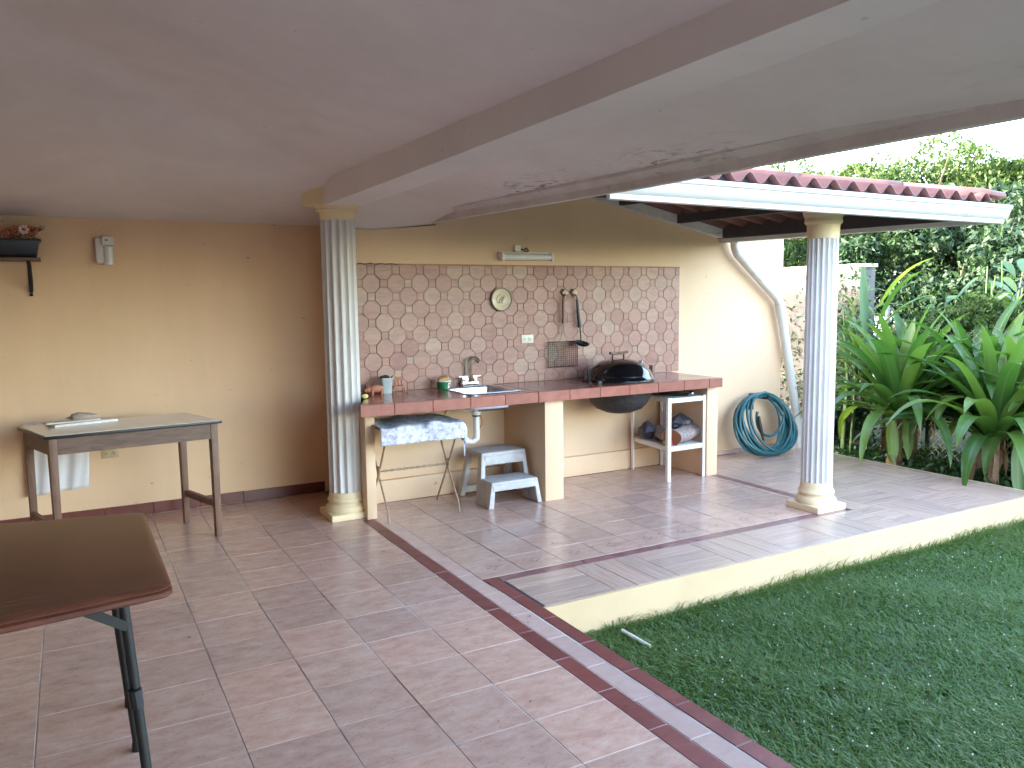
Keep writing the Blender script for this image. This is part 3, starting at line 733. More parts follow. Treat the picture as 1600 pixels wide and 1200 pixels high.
m = MB(); m.tube([(dx - .13, dy + .05, .57), (dx - .155, dy + .07, .62), (dx - .20, dy + .12, .665), (dx - .30, dy + .2, .69)], .028, 10); m.build('waste_hose', 'dark_steel', sk, smooth=True)
m = MB(); m.tube([(dx + .03, dy, .70), (dx + .05, dy, .67), (dx + .05, dy, .62), (dx + .025, dy, .59)], .006, 6); m.build('overflow_tube', 'terracotta', sk, smooth=True)
m = MB(); m.tube([(dx - .145, dy + .15, .80), (dx - .20, dy + .18, .70)], .007, 6); m.build('supply_line', 'rusty_wire', sk)
# faucet
fx, fy_ = 2.905, 6.005
fa = thing('kitchen_faucet', 'chrome two-handled faucet with square arched spout behind sink', 'faucet', (fx, fy_, CT))
m = MB(); m.box((fx - .072, fy_ - .030, CT + .006), (fx + .072, fy_ + .028, CT + .040)); m.build('base', 'chrome', fa, bevel=.004)
for sg in (-1, 1):
    m = MB(); m.box((fx + sg*.052 - .014, fy_ - .014, CT + .041), (fx + sg*.052 + .014, fy_ + .014, CT + .082)); hb = m.build('handle', 'chrome', fa, bevel=.003)
    m = MB(); m.box((fx + sg*.064 - .036, fy_ - .012, CT + .0825), (fx + sg*.064 + .036, fy_ + .010, CT + .089)); m.build('lever', 'chrome', hb, bevel=.002)
m = MB(); pp = [(0, .041), (0, .12), (0, .20)] + [(.040 - .040 * math.cos(a), .20 + .042 * math.sin(a)) for a in [PI * i / 8 for i in range(1, 8)]] + [(.080, .195)]
vs = []
for i, (u, z) in enumerate(pp):
    a, b = pp[max(0, i - 1)], pp[min(len(pp) - 1, i + 1)]; d = Vector((b[0] - a[0], b[1] - a[1])).normalized(); nx, nz = -d.y * .013, d.x * .013
    if i < 3: nx *= 1.25
    ca, sa = .80, -.60                             # the spout swings over the bowl
    for s1, wv in ((-1, -.013), (1, -.013), (1, .013), (-1, .013)):
        uu, zz = u + nx * s1, z + nz * s1; vs.append((fx - .005 + uu * ca - wv * sa * -1, fy_ + uu * sa + wv * ca, CT + zz))
m.add(vs, [(4*i + j, 4*i + (j+1) % 4, 4*i + 4 + (j+1) % 4, 4*i + 4 + j) for i in range(len(pp) - 1) for j in range(4)] + [(0, 1, 2, 3), tuple(4*len(pp) - 4 + j for j in range(4))])
m.build('spout', 'chrome', fa, bevel=.002)

# kettle grill
gx, gy = 4.225, 5.70
gr = thing('kettle_grill', 'glossy black kettle grill sunk into the counter with domed lid', 'grill', (gx, gy, CT))
m = MB(); m.lathe([(.302, .903), (.310, .905), (.311, .917), (.300, .924), (.293, .945), (.276, .982), (.244, 1.022), (.198, 1.054), (.14, 1.076), (.07, 1.088), (.001, 1.091)], (gx, gy, 0), 56); lid = m.build('lid', 'enamel_black', gr, smooth=True, angle=50)
for sg in (-1, 1):
    m = MB(); m.tube([(gx + sg*.062 - .01, gy, 1.072), (gx + sg*.060 - .01, gy, 1.128)], .007, 8); m.build('handle_stay', 'black_steel', lid, smooth=True)
m = MB(); m.tube([(gx - .105, gy - .01, 1.140), (gx - .06, gy, 1.133), (gx + .045, gy, 1.136), (gx + .085, gy - .01, 1.145)], .012, 10); m.build('handle', 'old_wood', lid, smooth=True)
m = MB(); m.lathe([(.034, 0), (.034, .006), (.012, .010), (.010, .02)], (0, 0, 0), 16)
piece('vent', m.mesh('vent', 'steel', smooth=True), lid, (gx + .155, gy - .12, 1.052), 0, .40, .52)
m = MB(); m.lathe([(.295, .902), (.296, .84), (.292, .81), (.278, .757), (.248, .70), (.20, .650), (.12, .618), (.05, .606), (.001, .605)], (gx, gy, 0), 48); m.build('bowl', 'sooty_steel', gr, smooth=True)
for sg in (-1, 1):
    m = MB(); X = gx + sg * .338
    m.box((X - .016, gy - .05, CT + .001), (X + .016, gy + .05, CT + .012)); m.box((X - .012, gy - .028, CT + .0125), (X - .004, gy - .016, CT + .12)); m.box((X + .006, gy - .028, CT + .0125), (X + .014, gy - .016, CT + .115)); m.box((X - .012, gy - .028, CT + .05), (X + .014, gy - .024, CT + .07))
    m.build('lid_bracket', 'black_iron', gr)
m = MB(); m.box((gx - .36, gy - .20, CT + .001), (gx - .325, gy - .17, CT + .028)); m.build('clip', 'dark_steel', gr)

# plate
pl = thing('wall_plate', 'round cream plate with brown bird drawing on tiled wall', 'plate', (3.239, KW - .012, 1.618))
def wallpt(x, z, d): return (x, KW - .013 - d, z)
def yl(prof, c, n=36, cap=True):   # lathe pointing out of the wall
    m = MB(); return m.lathe([(r, -d) for r, d in prof], c, n, 'y', cap)
yl([(.050, 0), (.062, .004), (.094, .018), (.100, .024), (.100, .027), (.092, .027), (.090, .020)], (3.239, KW - .014, 1.618), 36, False).build('rim', 'plate_rim', pl, smooth=True)
yl([(.092, .0185), (.0915, .0215), (.070, .015), (.062, .010), (.001, .0095)], (3.239, KW - .0135, 1.618), 36, False).build('dish', 'plate_glaze', pl, smooth=True)
m = MB()
def brush(pts, wd):
    pts = [(3.239 + a, KW - .0255, 1.618 + b) for a, b in pts]; m.tube(pts, [wd * (0.5 + 0.5 * math.sin(PI * (i + .5) / len(pts))) for i in range(len(pts))], 5)
brush([(-.035, -.030), (-.040, 0), (-.030, .030), (-.008, .042), (.002, .030)], .003)
brush([(-.022, -.028), (-.012, -.004), (.006, .016), (.022, .020), (.036, .012)], .006)
brush([(-.004, -.030), (.004, -.008), (.014, .006), (.030, .034), (.040, .026)], .005)
brush([(.012, -.026), (.018, -.006), (.028, .010)], .004)
brush([(-.030, -.032), (-.010, -.028), (.020, -.034)], .003)
m.build('bird_drawing', 'plate_drawing', pl)
# tube lamp
tl = thing('tube_lamp', 'short white fluorescent tube lamp above the splashback', 'lamp', (3.48, KW, 1.98))
m = MB(); m.box((3.225, KW - .030, 1.958), (3.735, KW - .001, 2.022)); m.build('housing', 'white_plastic', tl, bevel=.004)
m = MB(); m.lathe([(.028, -.235), (.028, .235)], (3.48, KW - .056, 1.976), 18, 'x'); m.build('diffuser', 'lamp_lens', tl, smooth=True)
for sg in (-1, 1):
    m = MB(); m.box((3.48 + sg*.245 - .010, KW - .088, 1.944), (3.48 + sg*.245 + .010, KW - .031, 2.012)); m.build('end_cap', 'white_plastic', tl, bevel=.004)
m = MB(); m.box((3.375, KW - .035, 2.024), (3.435, KW - .001, 2.078)); m.build('junction_box', 'white_plastic', tl, bevel=.003)
m = MB(); m.tube([(3.43, KW - .02, 2.05), (3.46, KW - .04, 2.035), (3.49, KW - .03, 2.055), (3.52, KW - .02, 2.03), (3.48, KW - .03, 2.026)], .006, 6); m.build('wiring', 'black_iron', tl)
# outlets
def outlet(label, x, z, y, mat, n=2, pitch=.0):
    t = thing('wall_outlet', label, 'outlet', (x, y, z), 'wall outlets')
    m = MB(); m.box((x - .060, y - .007, z - .036), (x + .060, y - .0005, z + .036)); m.build('cover_plate', mat, t, bevel=.002)
    for s1 in (-1, 1):
        m = MB(); m.box((x + s1*.026 - .017, y - .010, z - .017), (x + s1*.026 + .017, y - .0072, z + .017)); f = m.build('socket', mat, t, bevel=.001)
        m = MB()
        for dz in (-.006, .006): m.box((x + s1*.026 - .008, y - .0105, z + dz - .0016), (x + s1*.026 + .004, y - .0101, z + dz + .0016))
        m.box((x + s1*.026 + .007, y - .0105, z - .003), (x + s1*.026 + .012, y - .0101, z + .003)); m.build('slot', 'slot_dark', f)
outlet('white double wall outlet on the octagon tiles', 3.499, 1.272, KW - .013, 'ivory_plastic')
outlet('yellowed double wall outlet under the wooden work table', .215, .503, 6.674, 'yellowed_plastic')
# hooks, basket, ladle
hk = []
for i, (x, lab) in enumerate(((3.885, 'wooden diamond wall hook holding the wire grill basket'), (3.985, 'wooden diamond wall hook holding the black skimmer'))):
    t = thing('wooden_hook', lab, 'hook', (x, KW - .012, 1.668), 'wooden diamond hooks'); hk.append(t)
    m = MB(); q = .034; m.prism([(x - q, KW - .014, 1.668), (x, KW - .014, 1.668 - q), (x + q, KW - .014, 1.668), (x, KW - .014, 1.668 + q)], (0, -.020, 0)); m.build('block', 'light_wood', t, bevel=.003)
    m = MB(); m.tube([(x - .01, KW - .034, 1.66), (x - .012, KW - .055, 1.645), (x - .012, KW - .065, 1.652)], .004, 6); m.build('peg', 'black_iron', t)
    m = MB(); m.prism([(x - .045, KW - .0135, 1.672), (x - .012, KW - .0135, 1.638), (x - .004, KW - .0135, 1.700), (x - .026, KW - .0135, 1.706)], (0, -.010, 0)); m.build('back_plate', 'black_iron', t)
bk = thing('grill_basket', 'square wire grill basket hanging by its long handle', 'grill basket', (3.86, KW - .05, 1.25))
yb_ = KW - .050
m = MB(); m.tube([(3.868, yb_, 1.648), (3.852, yb_, 1.62), (3.848, yb_, 1.40)], [.008, .013, .014], 8); m.build('grip', 'old_wood', bk)
m = MB()
for dx_ in (-.020, .020): m.tube([(3.848 + dx_ * .3, yb_, 1.43), (3.848 + dx_*.5, yb_, 1.33), (3.848 + dx_, yb_, 1.28), (3.848 + dx_ * 2.2, yb_, 1.235), (3.848 + dx_ * 2.2, yb_, 1.015)], .0035, 6)
m.build('handle_wire', 'rusty_wire', bk, smooth=True)
m = MB(); bx0, bx1, bz0, bz1 = 3.693, 4.0, 1.015, 1.237
for i in range(15): x = bx0 + (bx1 - bx0) * i / 14; m.tube([(x, yb_, bz0), (x, yb_, bz1)], .0016 if 0 < i < 14 else .003, 4)
for i in range(13): z = bz0 + (bz1 - bz0) * i / 12; m.tube([(bx0, yb_ - .003, z), (bx1, yb_ - .003, z)], .0016 if 0 < i < 12 else .003, 4)
for dz in (0, .03):
    m.tube([(bx0, yb_ + .022, bz0), (bx0, yb_ + .022, bz1), (bx1, yb_ + .022, bz1), (bx1, yb_ + .022, bz0), (bx0, yb_ + .022, bz0)], .0025, 4); break
m.build('wire_mesh', 'black_iron', bk)
ld = thing('skimmer', 'black skimmer spoon hanging on the hook beside wire basket', 'skimmer', (4.02, KW - .05, 1.2)); yl_ = KW - .050
m = MB(); m.tube([(3.982, yl_, 1.652), (3.995, yl_, 1.63), (4.000, yl_, 1.61)], .006, 6); m.tube([(4.000, yl_, 1.61), (4.008, yl_, 1.50), (4.026, yl_, 1.36)], [.011, .016, .018], 10); m.build('grip', 'black_plastic', ld, smooth=True)
m = MB(); m.tube([(4.026, yl_, 1.365), (4.032, yl_ - .005, 1.28), (4.030, yl_ - .01, 1.235)], .006, 8); m.build('shank', 'black_iron', ld, smooth=True)
m = MB(); m.lathe([(.001, -.030), (.030, -.026), (.056, -.012), (.068, .004), (.066, .006), (.054, -.008), (.028, -.020), (.001, -.024)], (0, 0, 0), 22)
piece('bowl', m.mesh('bowl', 'black_iron', smooth=True), ld, (4.012, yl_ - .058, 1.222), 0, .30, .12)

# ---- small things on the counter
def pig(x, y, z):
    t = thing('pig_figurine', 'brown clay pig figurine standing at the counter end', 'figurine', (x, y, z))
    m = MB(); m.ball((x, y, z + .045), .036, 14, 9, (1.75, .85, .85)); m.ball((x - .062, y, z + .040), .022, 10, 7, (1.15, .9, 1.0)); m.tube([(x - .078, y, z + .036), (x - .094, y, z + .034)], [.013, .011], 10)
    for dx_, dy_ in ((-.036, -.016), (-.036, .016), (.036, -.016), (.036, .016)): m.tube([(x + dx_, y + dy_, z + .036), (x + dx_ * 1.05, y + dy_, z)], [.014, .009], 8)
    m.tube([(x + .060, y, z + .055), (x + .070, y, z + .062), (x + .072, y, z + .050)], .003, 5)
    m.build('body', 'terracotta', t, smooth=True)
    for s1 in (-1, 1):
        m = MB(); m.prism([(x - .056, y + s1*.012, z + .058), (x - .050, y + s1*.022, z + .056), (x - .066, y + s1*.02, z + .072)], (.004, 0, .002)); m.build('ear', 'terracotta', t)
pig(2.055, 5.90, CT)
t = thing('utensil_cup', 'grey plastic cup with dark utensils between clay figurines', 'cup', (2.145, 5.935, CT))
m = MB(); x, y = 2.145, 5.935
def sq_cup(z, a): return ring(x - a, x + a, y - a, y + a, z, .012, 3)
rs = [sq_cup(CT + .001, .038), sq_cup(CT + .125, .046), sq_cup(CT + .125, .042), sq_cup(CT + .012, .035)]; n = len(rs[0])
m.add([p for r in rs for p in r], [(i*n + j, i*n + (j+1) % n, (i+1)*n + (j+1) % n, (i+1)*n + j) for i in range(3) for j in range(n)] + [tuple(range(n))[::-1], tuple(range(3*n, 4*n))]); m.build('cup_wall', 'grey_cup', t, smooth=True)
m = MB()
for i in range(4): m.tube([(x - .02 + .012*i, y - .01 + .008 * (i % 2), CT + .03), (x - .045 + .03 * i, y - .03 + .02 * (i % 3), CT + .135)], .006, 6)
m.ball((x - .01, y, CT + .125), .036, 10, 6, (1.1, 1.1, .5), .5); m.build('brush_bundle', 'black_plastic', t)
m = MB(); m.tube([(x + .02, y - .02, CT + .03), (x + .055, y - .035, CT + .150)], [.004, .008], 8); m.build('spoon_handle', 'light_wood', t)
t = thing('toy_bench', 'small terracotta bench ornament beside the grey cup', 'ornament', (2.26, 5.97, CT)); x, y = 2.26, 5.97
m = MB(); m.box((x - .045, y - .03, CT + .040), (x + .045, y + .02, CT + .050)); m.build('seat', 'terracotta', t)
for sx_ in (-.04, .04):
    for sy_ in (-.028, .018):
        m = MB(); m.tube([(x + sx_, y + sy_, CT + .041), (x + sx_ * 1.3, y + sy_ * 1.3, CT + .001)], .006, 6); m.build('leg', 'terracotta', t)
m = MB()
for dx_ in (-.04, -.013, .013, .04): m.tube([(x + dx_, y + .018, CT + .05), (x + dx_, y + .024, CT + .103)], .006, 6)
m.tube([(x - .046, y + .024, CT + .103), (x + .046, y + .024, CT + .103)], .007, 6); m.build('backrest', 'terracotta', t)
t = thing('green_tub', 'green tub with a white label holding a sponge', 'tub', (2.635, 5.93, CT)); x, y = 2.635, 5.93
m = MB(); m.lathe([(.040, .001), (.046, .004), (.058, .060), (.060, .072), (.056, .072), (.053, .06), (.042, .010), (.001, .008)], (x, y, CT), 24); m.build('tub_wall', 'green_plastic', t, smooth=True)
m = MB(); m.lathe([(.061, .064), (.064, .068), (.063, .074), (.057, .0745)], (x, y, CT), 24); m.build('rim', 'label_white', t, smooth=True)
m = MB(); n_ = 6
for i in range(n_):
    a, b = -1.25 + .75 * i / n_, -1.25 + .75 * (i + 1) / n_
    m.add([(x + r * math.cos(q), y + r * math.sin(q), CT + z) for q, r, z in ((a, .0495, .014), (b, .0495, .014), (b, .0590, .058), (a, .0590, .058))], [(0, 1, 2, 3)])
lb = m.build('label', 'label_white', t)
m = MB(); q = -.95
m.add([(x + r * math.cos(a), y + r * math.sin(a), CT + z) for a, r, z in ((q - .15, .0545, .030), (q + .15, .0545, .030), (q + .15, .0575, .045), (q - .15, .0575, .045))], [(0, 1, 2, 3)]); m.build('label_mark', 'label_red', lb)
m = MB(); m.hexa([(x - .05, y - .03, CT + .05), (x + .03, y - .045, CT + .06), (x + .045, y + .02, CT + .06), (x - .035, y + .03, CT + .05)], [(x - .055, y - .03, CT + .085), (x + .035, y - .045, CT + .10), (x + .045, y + .025, CT + .115), (x - .035, y + .035, CT + .105)]); m.build('sponge', 'sponge', t, bevel=.008)
m = MB(); m.ball((1.895, 5.70, CT + .018), .018, 12, 8, (1.5, 1, 1), .1); tag(m.build('lemon', 'lemon', None, smooth=True), 'small pale lemon lying by the column on the counter', 'lemon')

# ---- white rack under the counter
rk = thing('metal_rack', 'white painted metal rack of two shelves under the counter', 'rack', (4.75, 5.7, 0))
fl, fr_, bl, br = Vector((4.545, 5.395, 0)), Vector((4.950, 5.405, 0)), Vector((4.610, 6.0, 0)), Vector((4.955, 6.0, 0))
for p, ww in ((fl, .034), (fr_, .026), (bl, .030), (br, .030)):
    m = MB(); m.box((p.x - ww/2, p.y - .003, .001), (p.x + ww/2, p.y + .003, .745)); sg = -1 if p in (fl, bl) else 1
    m.box((p.x + sg*ww/2 - .003, p.y + .0032, .001), (p.x + sg*ww/2 + .003, p.y + (.028 if p.y < 5.8 else -.028), .745)); m.build('upright', 'white_enamel', rk)
for z, nm in ((.738, 'shelf'), (.310, 'shelf')):
    m = MB(); q = [fl, fr_, br, bl]; q = [Vector((p.x, p.y + (.004 if p.y < 5.8 else -.004), 0)) for p in q]
    m.hexa([(p.x, p.y, z - .006) for p in q], [(p.x, p.y, z) for p in q])
    for a, b in ((0, 1), (1, 2), (2, 3), (3, 0)): m.bar((q[a].x, q[a].y, z - .024), (q[b].x, q[b].y, z - .024), .004, .034)
    m.build(nm, 'white_enamel', rk)
t = thing('grill_tool', 'dark grill tongs with steel knob lying on top shelf', 'tongs', (4.8, 5.5, .74))
m = MB(); m.tube([(4.62, 5.62, .750), (4.75, 5.50, .750), (4.80, 5.46, .752)], .010, 8); m.tube([(4.64, 5.66, .752), (4.78, 5.50, .752), (4.82, 5.47, .753)], .010, 8); m.build('arm', 'black_steel', t)
m = MB(); m.ball((4.845, 5.455, .762), .021, 10, 7); m.build('knob', 'steel', t, smooth=True)
def log(label, c, d, L, r, bark, seed):
    t = thing('firewood_log', label, 'log', c, 'logs on the rack'); c = Vector(c); d = Vector(d).normalized(); u, v_ = basis(d); random.seed(seed)
    m = MB(); N, M = 16, 7; vs = []
    for i in range(M):
        for j in range(N):
            a = 2*PI*j/N; rr = r * (1 + .10 * math.sin(3*a + seed) + .07 * math.sin(i * 1.7 + seed)); vs.append(c + d * (L * (i/(M-1) - .5)) + (u * math.cos(a) + v_ * math.sin(a)) * rr)
    m.add(vs, [(i*N + j, i*N + (j+1) % N, (i+1)*N + (j+1) % N, (i+1)*N + j) for i in range(M-1) for j in range(N)]); m.build('bark', bark, t, smooth=True, angle=60)
    for i, nm in ((0, 'cut_end'), (M-1, 'cut_end')):
        m = MB(); m.add([vs[i*N + j] + d * (.0015 if i else -.0015) for j in range(N)], [tuple(range(N))]); m.build(nm, 'log_end', t)
log('thick grey-barked log lying across the rack in front', (4.80, 5.50, .388), (1, .32, .06), .34, .070, 'log_bark', 2)
log('log with orange cut end facing out on rack shelf', (4.70, 5.69, .375), (.35, 1, 0), .30, .058, 'log_bark', 5)
def bag(label, c, s, seed):
    random.seed(seed); m = MB(); n, mm_ = 16, 11; vs = []; fs = []
    for i in range(mm_ + 1):
        tt = PI * i / mm_
        for j in range(n):
            a = 2*PI*j/n; k_ = 1 + .35 * (random.random() - .5); zz = math.cos(tt); top = max(0, zz) ** 3 * .5
            vs.append((c[0] + s[0]*k_*math.sin(tt)*math.cos(a)*(1 - top), c[1] + s[1]*k_*math.sin(tt)*math.sin(a)*(1 - top), c[2] + s[2]*(zz + top * .8) + .012*(random.random() - .5)))
    for i in range(mm_):
        for j in range(n): fs.append((i*n+j, (i+1)*n+j, (i+1)*n+(j+1) % n, i*n+(j+1) % n))
    m.add(vs, fs); tag(m.build('plastic_bag', 'charcoal_bag', None, smooth=True, angle=20), label, 'bag', 'dark bags on the rack')
bag('crumpled dark plastic bag resting on top of grey log', (4.86, 5.62, .475), (.115, .09, .062), 3)
bag('crumpled dark plastic bag behind the orange-ended log', (4.64, 5.82, .385), (.085, .085, .072), 4)
m = MB(); m.ball((4.600, 5.455, .335), .024, 14, 9, (1.5, 1.1, 1)); tag(m.build('red_bottle', 'red_fruit', None, smooth=True), 'small shiny red bauble on the rack shelf edge', 'bauble')
m = MB(); m.box((4.578, 5.50, .3115), (4.603, 5.525, .345)); tag(m.build('sponge_cube', 'lemon', None, bevel=.003), 'tiny yellow block on the rack beside red bauble', 'block')

# ---- step stool
st = thing('step_stool', 'grey plastic two-step stool under the counter', 'step stool', (2.98, 5.65, 0))
def slabr(x0, x1, y0, y1, z0, z1, nm, b=.012): m_ = MB(); m_.box((x0, y0, z0), (x1, y1, z1)); return m_.build(nm, 'grey_plastic', st, bevel=b, bseg=3)
slabr(2.815, 3.215, 5.615, 5.90, .365, .400, 'upper_step'); slabr(2.790, 3.205, 5.40, 5.66, .175, .205, 'lower_step')
slabr(2.835, 3.195, 5.604, 5.630, .300, .372, 'upper_apron', .006)
slabr(2.800, 3.195, 5.392, 5.412, .135, .185, 'lower_apron', .006)
def slant(p0, p1, w0, w1, nm):   # p: (x0,x1,y0,y1,z)
    m_ = MB(); m_.hexa([(p0[0], p0[2], p0[4]), (p0[1], p0[2], p0[4]), (p0[1], p0[3], p0[4]), (p0[0], p0[3], p0[4])], [(p1[0], p1[2], p1[4]), (p1[1], p1[2], p1[4]), (p1[1], p1[3], p1[4]), (p1[0], p1[3], p1[4])]); return m_.build(nm, 'grey_plastic', st, bevel=.007)
for s1 in (0, 1):
    xa, xb = ((2.755, 2.80), (3.195, 3.235))[s1]; ta, tb = ((2.815, 2.850), (3.180, 3.215))[s1]
    slant((xa, xb, 5.385, 5.50, .001), ((2.790, 2.825), (3.170, 3.205))[s1] + (5.40, 5.50, .19), 0, 0, 'leg')
    slant((xa, xb, 5.54, 5.62, .001), (ta, tb, 5.615, 5.68, .380), 0, 0, 'leg')
    slant((xa, xb, 5.90, 5.97, .001), (ta, tb, 5.84, 5.90, .380), 0, 0, 'leg')
    slant((xa + .004, xb - .004, 5.50, 5.55, .001), (xa + .03, xb - .01, 5.50, 5.60, .19), 0, 0, 'side_web')
slabr(2.80, 3.19, 5.925, 5.945, .02, .075, 'rear_brace', .005)

# ---- folding stand with towel
fs = thing('folding_stand', 'rusty wire folding stand under the counter', 'stand', (2.26, 5.68, 0))
for x in (1.970, 2.540):
    fr1 = []
    m = MB(); m.tube([(x - .008, 5.445, .001), (x - .004, 5.47, .08), (x, 5.68, .34), (x + .0, 5.88, .672)], .0075, 8); m.build('leg', 'rusty_wire', fs, smooth=True)
    m = MB(); m.tube([(x + .010, 5.915, .001), (x + .012, 5.68, .34), (x + .012, 5.47, .672)], .0075, 8); m.build('leg', 'rusty_wire', fs, smooth=True)
    m = MB(); m.tube([(x + .006 + .0, 5.68 + .022 * math.cos(a), .34 + .036 * math.sin(a)) for a in [2*PI*i/14 for i in range(14)]], .006, 6, closed=True); m.build('pivot_ring', 'rusty_wire', fs, smooth=True)
m = MB()
for dz in (-.010, .010): m.tube([(1.975 + (2.540 - 1.975) * i / 24, 5.68 + .006 * math.sin(i * 1.4 + (0 if dz > 0 else PI)), .34 + .007 * math.cos(i * 1.4 + (0 if dz > 0 else PI))) for i in range(25)], .0045, 6)
m.build('twisted_rod', 'rusty_wire', fs, smooth=True)
m = MB(); m.tube([(1.96, 5.47, .675), (2.56, 5.47, .675)], .007, 6); m.tube([(1.96, 5.88, .675), (2.56, 5.88, .675)], .007, 6); m.build('top_rail', 'rusty_wire', fs)
m = MB(); m.box((1.935, 5.450, .683), (2.575, 5.91, .694)); m.build('top_board', 'old_wood_long', fs)
def tw(u, v):
    x = 1.915 + .685 * u; s = v * .66
    wob = .006 * math.sin(17 * u + 5 * v) + .004 * math.sin(31 * u - 9 * v)
    y = 5.90 - min(s, .46); z = .702 + wob * .7 + .010 * math.exp(-((u - .55) / .2) ** 2)
    if s > .46: y = 5.44 - .012 * math.sin(9 * u) - .004; z = .702 - (s - .46) * (.62 + .22 * (u > .5) * 0) + wob * .2
    if u > .965: z -= (u - .965) / .035 * (.115 + .045 * math.sin(40 * v)); x = 2.583 + .012 * math.sin(25 * v)
    return (x, y, z)
m = MB(); m.grid(tw, 60, 34); tw_o = m.build('towel', 'towel', None, smooth=True, angle=80); md = tw_o.modifiers.new('thick', 'SOLIDIFY'); md.thickness = .006; md.offset = 1
tag(tw_o, 'blue-white mottled towel draped over the folding stand', 'towel')

# ---- garden hose on a hanger
hs = thing('hose_hanger', 'black iron bracket on wall holding the coiled hose', 'bracket', (6.36, KW, .56))
m = MB(); m.box((6.17, KW - .012, .44), (6.23, KW - .001, .610)); m.tube([(6.20, KW - .01, .582), (6.20, KW - .12, .578), (6.20, KW - .22, .578), (6.20, KW - .245, .615)], .013, 8); m.tube([(6.06, KW - .13, .575), (6.14, KW - .15, .612), (6.24, KW - .16, .630), (6.32, KW - .14, .600)], .015, 8); m.build('hook', 'black_iron', hs)
ho = thing('garden_hose', 'coiled teal garden hose hanging on wall beside downpipe', 'hose', (6.34, KW - .08, .28))
random.seed(11)
def hy(z): return 5.955 - .20 * (1 - min(1, max(0, z / .58)))
for i in range(14):
    rx = .36 + random.uniform(-.075, .035); rz = .285 + random.uniform(-.035, .018); ox = random.uniform(-.11, .12); m = MB(); N = 56; pts = []
    for j in range(N):
        a = 2*PI*j/N; z = .022 + .012 * (i % 3) + rz + rz * math.sin(a) + (.60 - .022 - 2 * rz) * (.5 + .5 * math.sin(a)) * .9
        x = 6.17 + ox * (.62 - .38 * math.sin(a)) + rx * math.cos(a) * (1 + .05 * math.sin(2 * a + i)); pts.append((x, hy(z) - .014 * (i % 6) + .012 * math.sin(3 * a + i * 2.1), z))
    m.tube(pts, .0140, 8, closed=True); m.build('hose_loop', 'hose_teal', ho, smooth=True)
m = MB(); m.tube([(6.20 + .19 * math.cos(a), 5.80, .40 + .20 * math.sin(a)) for a in [PI * (.9 + 1.1 * i / 20) for i in range(21)]], .0140, 8); m.build('hose_end', 'hose_teal', ho, smooth=True)
m = MB(); m.tube([(6.01, 5.77, .42), (6.03, 5.76, .28), (6.07, 5.76, .17)], [.012, .020, .010], 8); m.build('nozzle', 'black_plastic', ho, smooth=True)

# ================================================================== LEFT SIDE
# emergency lamp
t = thing('security_lamp', 'small white plastic lamp on wall beside the planter shelf', 'lamp', (.26, 6.674, 2.0))
m = MB(); m.box((.205, 6.600, 1.915), (.300, 6.673, 2.105)); m.build('housing', 'white_plastic', t, bevel=.02, bseg=3)
m = MB(); m.box((.245, 6.570, 2.045), (.330, 6.64, 2.112)); m.build('head', 'white_plastic', t, bevel=.015, bseg=3)
m = MB(); m.lathe([(.034, 0), (.037, .13), (.030, .137)], (.290, 6.612, 1.905), 16); m.build('lens', 'lamp_lens', t, smooth=True)
m = MB(); m.box((.268, 6.568, 2.078), (.288, 6.572, 2.086)); m.build('sensor', 'slot_dark', t)
# wall shelf with planter
sh = thing('wall_shelf', 'brown wooden shelf on black iron bracket high on wall', 'shelf', (-.5, 6.6, 1.94))
m = MB(); m.box((-.95, 6.46, 1.925), (-.140, 6.672, 1.945)); m.build('board', 'old_wood_long', sh, bevel=.003)
for x in (-.215, -.85):
    m = MB(); m.tube([(x, 6.48, 1.922), (x + .005, 6.49, 1.90), (x + .004, 6.58, 1.79), (x + .002, 6.655, 1.72)], [.011, .013, .015, .013], 8); m.bar((x, 6.668, 1.922), (x, 6.668, 1.705), .022, .008, (0, 1, 0)); m.ball((x, 6.655, 1.692), .012, 8, 6); m.build('bracket', 'black_iron', sh, smooth=True)
pt = thing('planter_box', 'black plastic planter box of artificial flowers on wall shelf', 'planter', (-.5, 6.56, 1.946))
m = MB(); m.hexa([(-.90, 6.50, 1.946), (-.165, 6.50, 1.946), (-.165, 6.63, 1.946), (-.90, 6.63, 1.946)], [(-.92, 6.47, 2.062), (-.140, 6.47, 2.062), (-.140, 6.66, 2.062), (-.92, 6.66, 2.062)]); m.build('trough', 'black_plastic', pt, bevel=.006)
m = MB(); m.box((-.93, 6.462, 2.0625), (-.130, 6.665, 2.072)); m.build('rim', 'black_plastic', pt)
random.seed(5)
for nm, mat, cnt in (('coral_bloom', 'coral_flower', 16), ('pale_bloom', 'pale_flower', 9), ('leaf_spray', 'dry_leaf', 16)):
    for q in range(cnt):
        x, y, z = random.uniform(-.55, -.12), random.uniform(6.47, 6.64), random.uniform(2.075, 2.155); m = MB()
        if nm == 'leaf_spray':
            for s in range(5):
                a = random.uniform(0, 2*PI); L = random.uniform(.03, .07); m.tube([(x, y, z - .02), (x + L * math.cos(a), y + L * math.sin(a) * .5, z + random.uniform(-.02, .03))], [.006, .001], 4)
        else:
            for s in range(7):
                a = 2*PI*s/7; r = .022; m.ball((x + r * math.cos(a), y - .005, z + r * math.sin(a)), .012, 6, 4, (1, .7, 1), .3)
        m.build(nm, mat, pt)
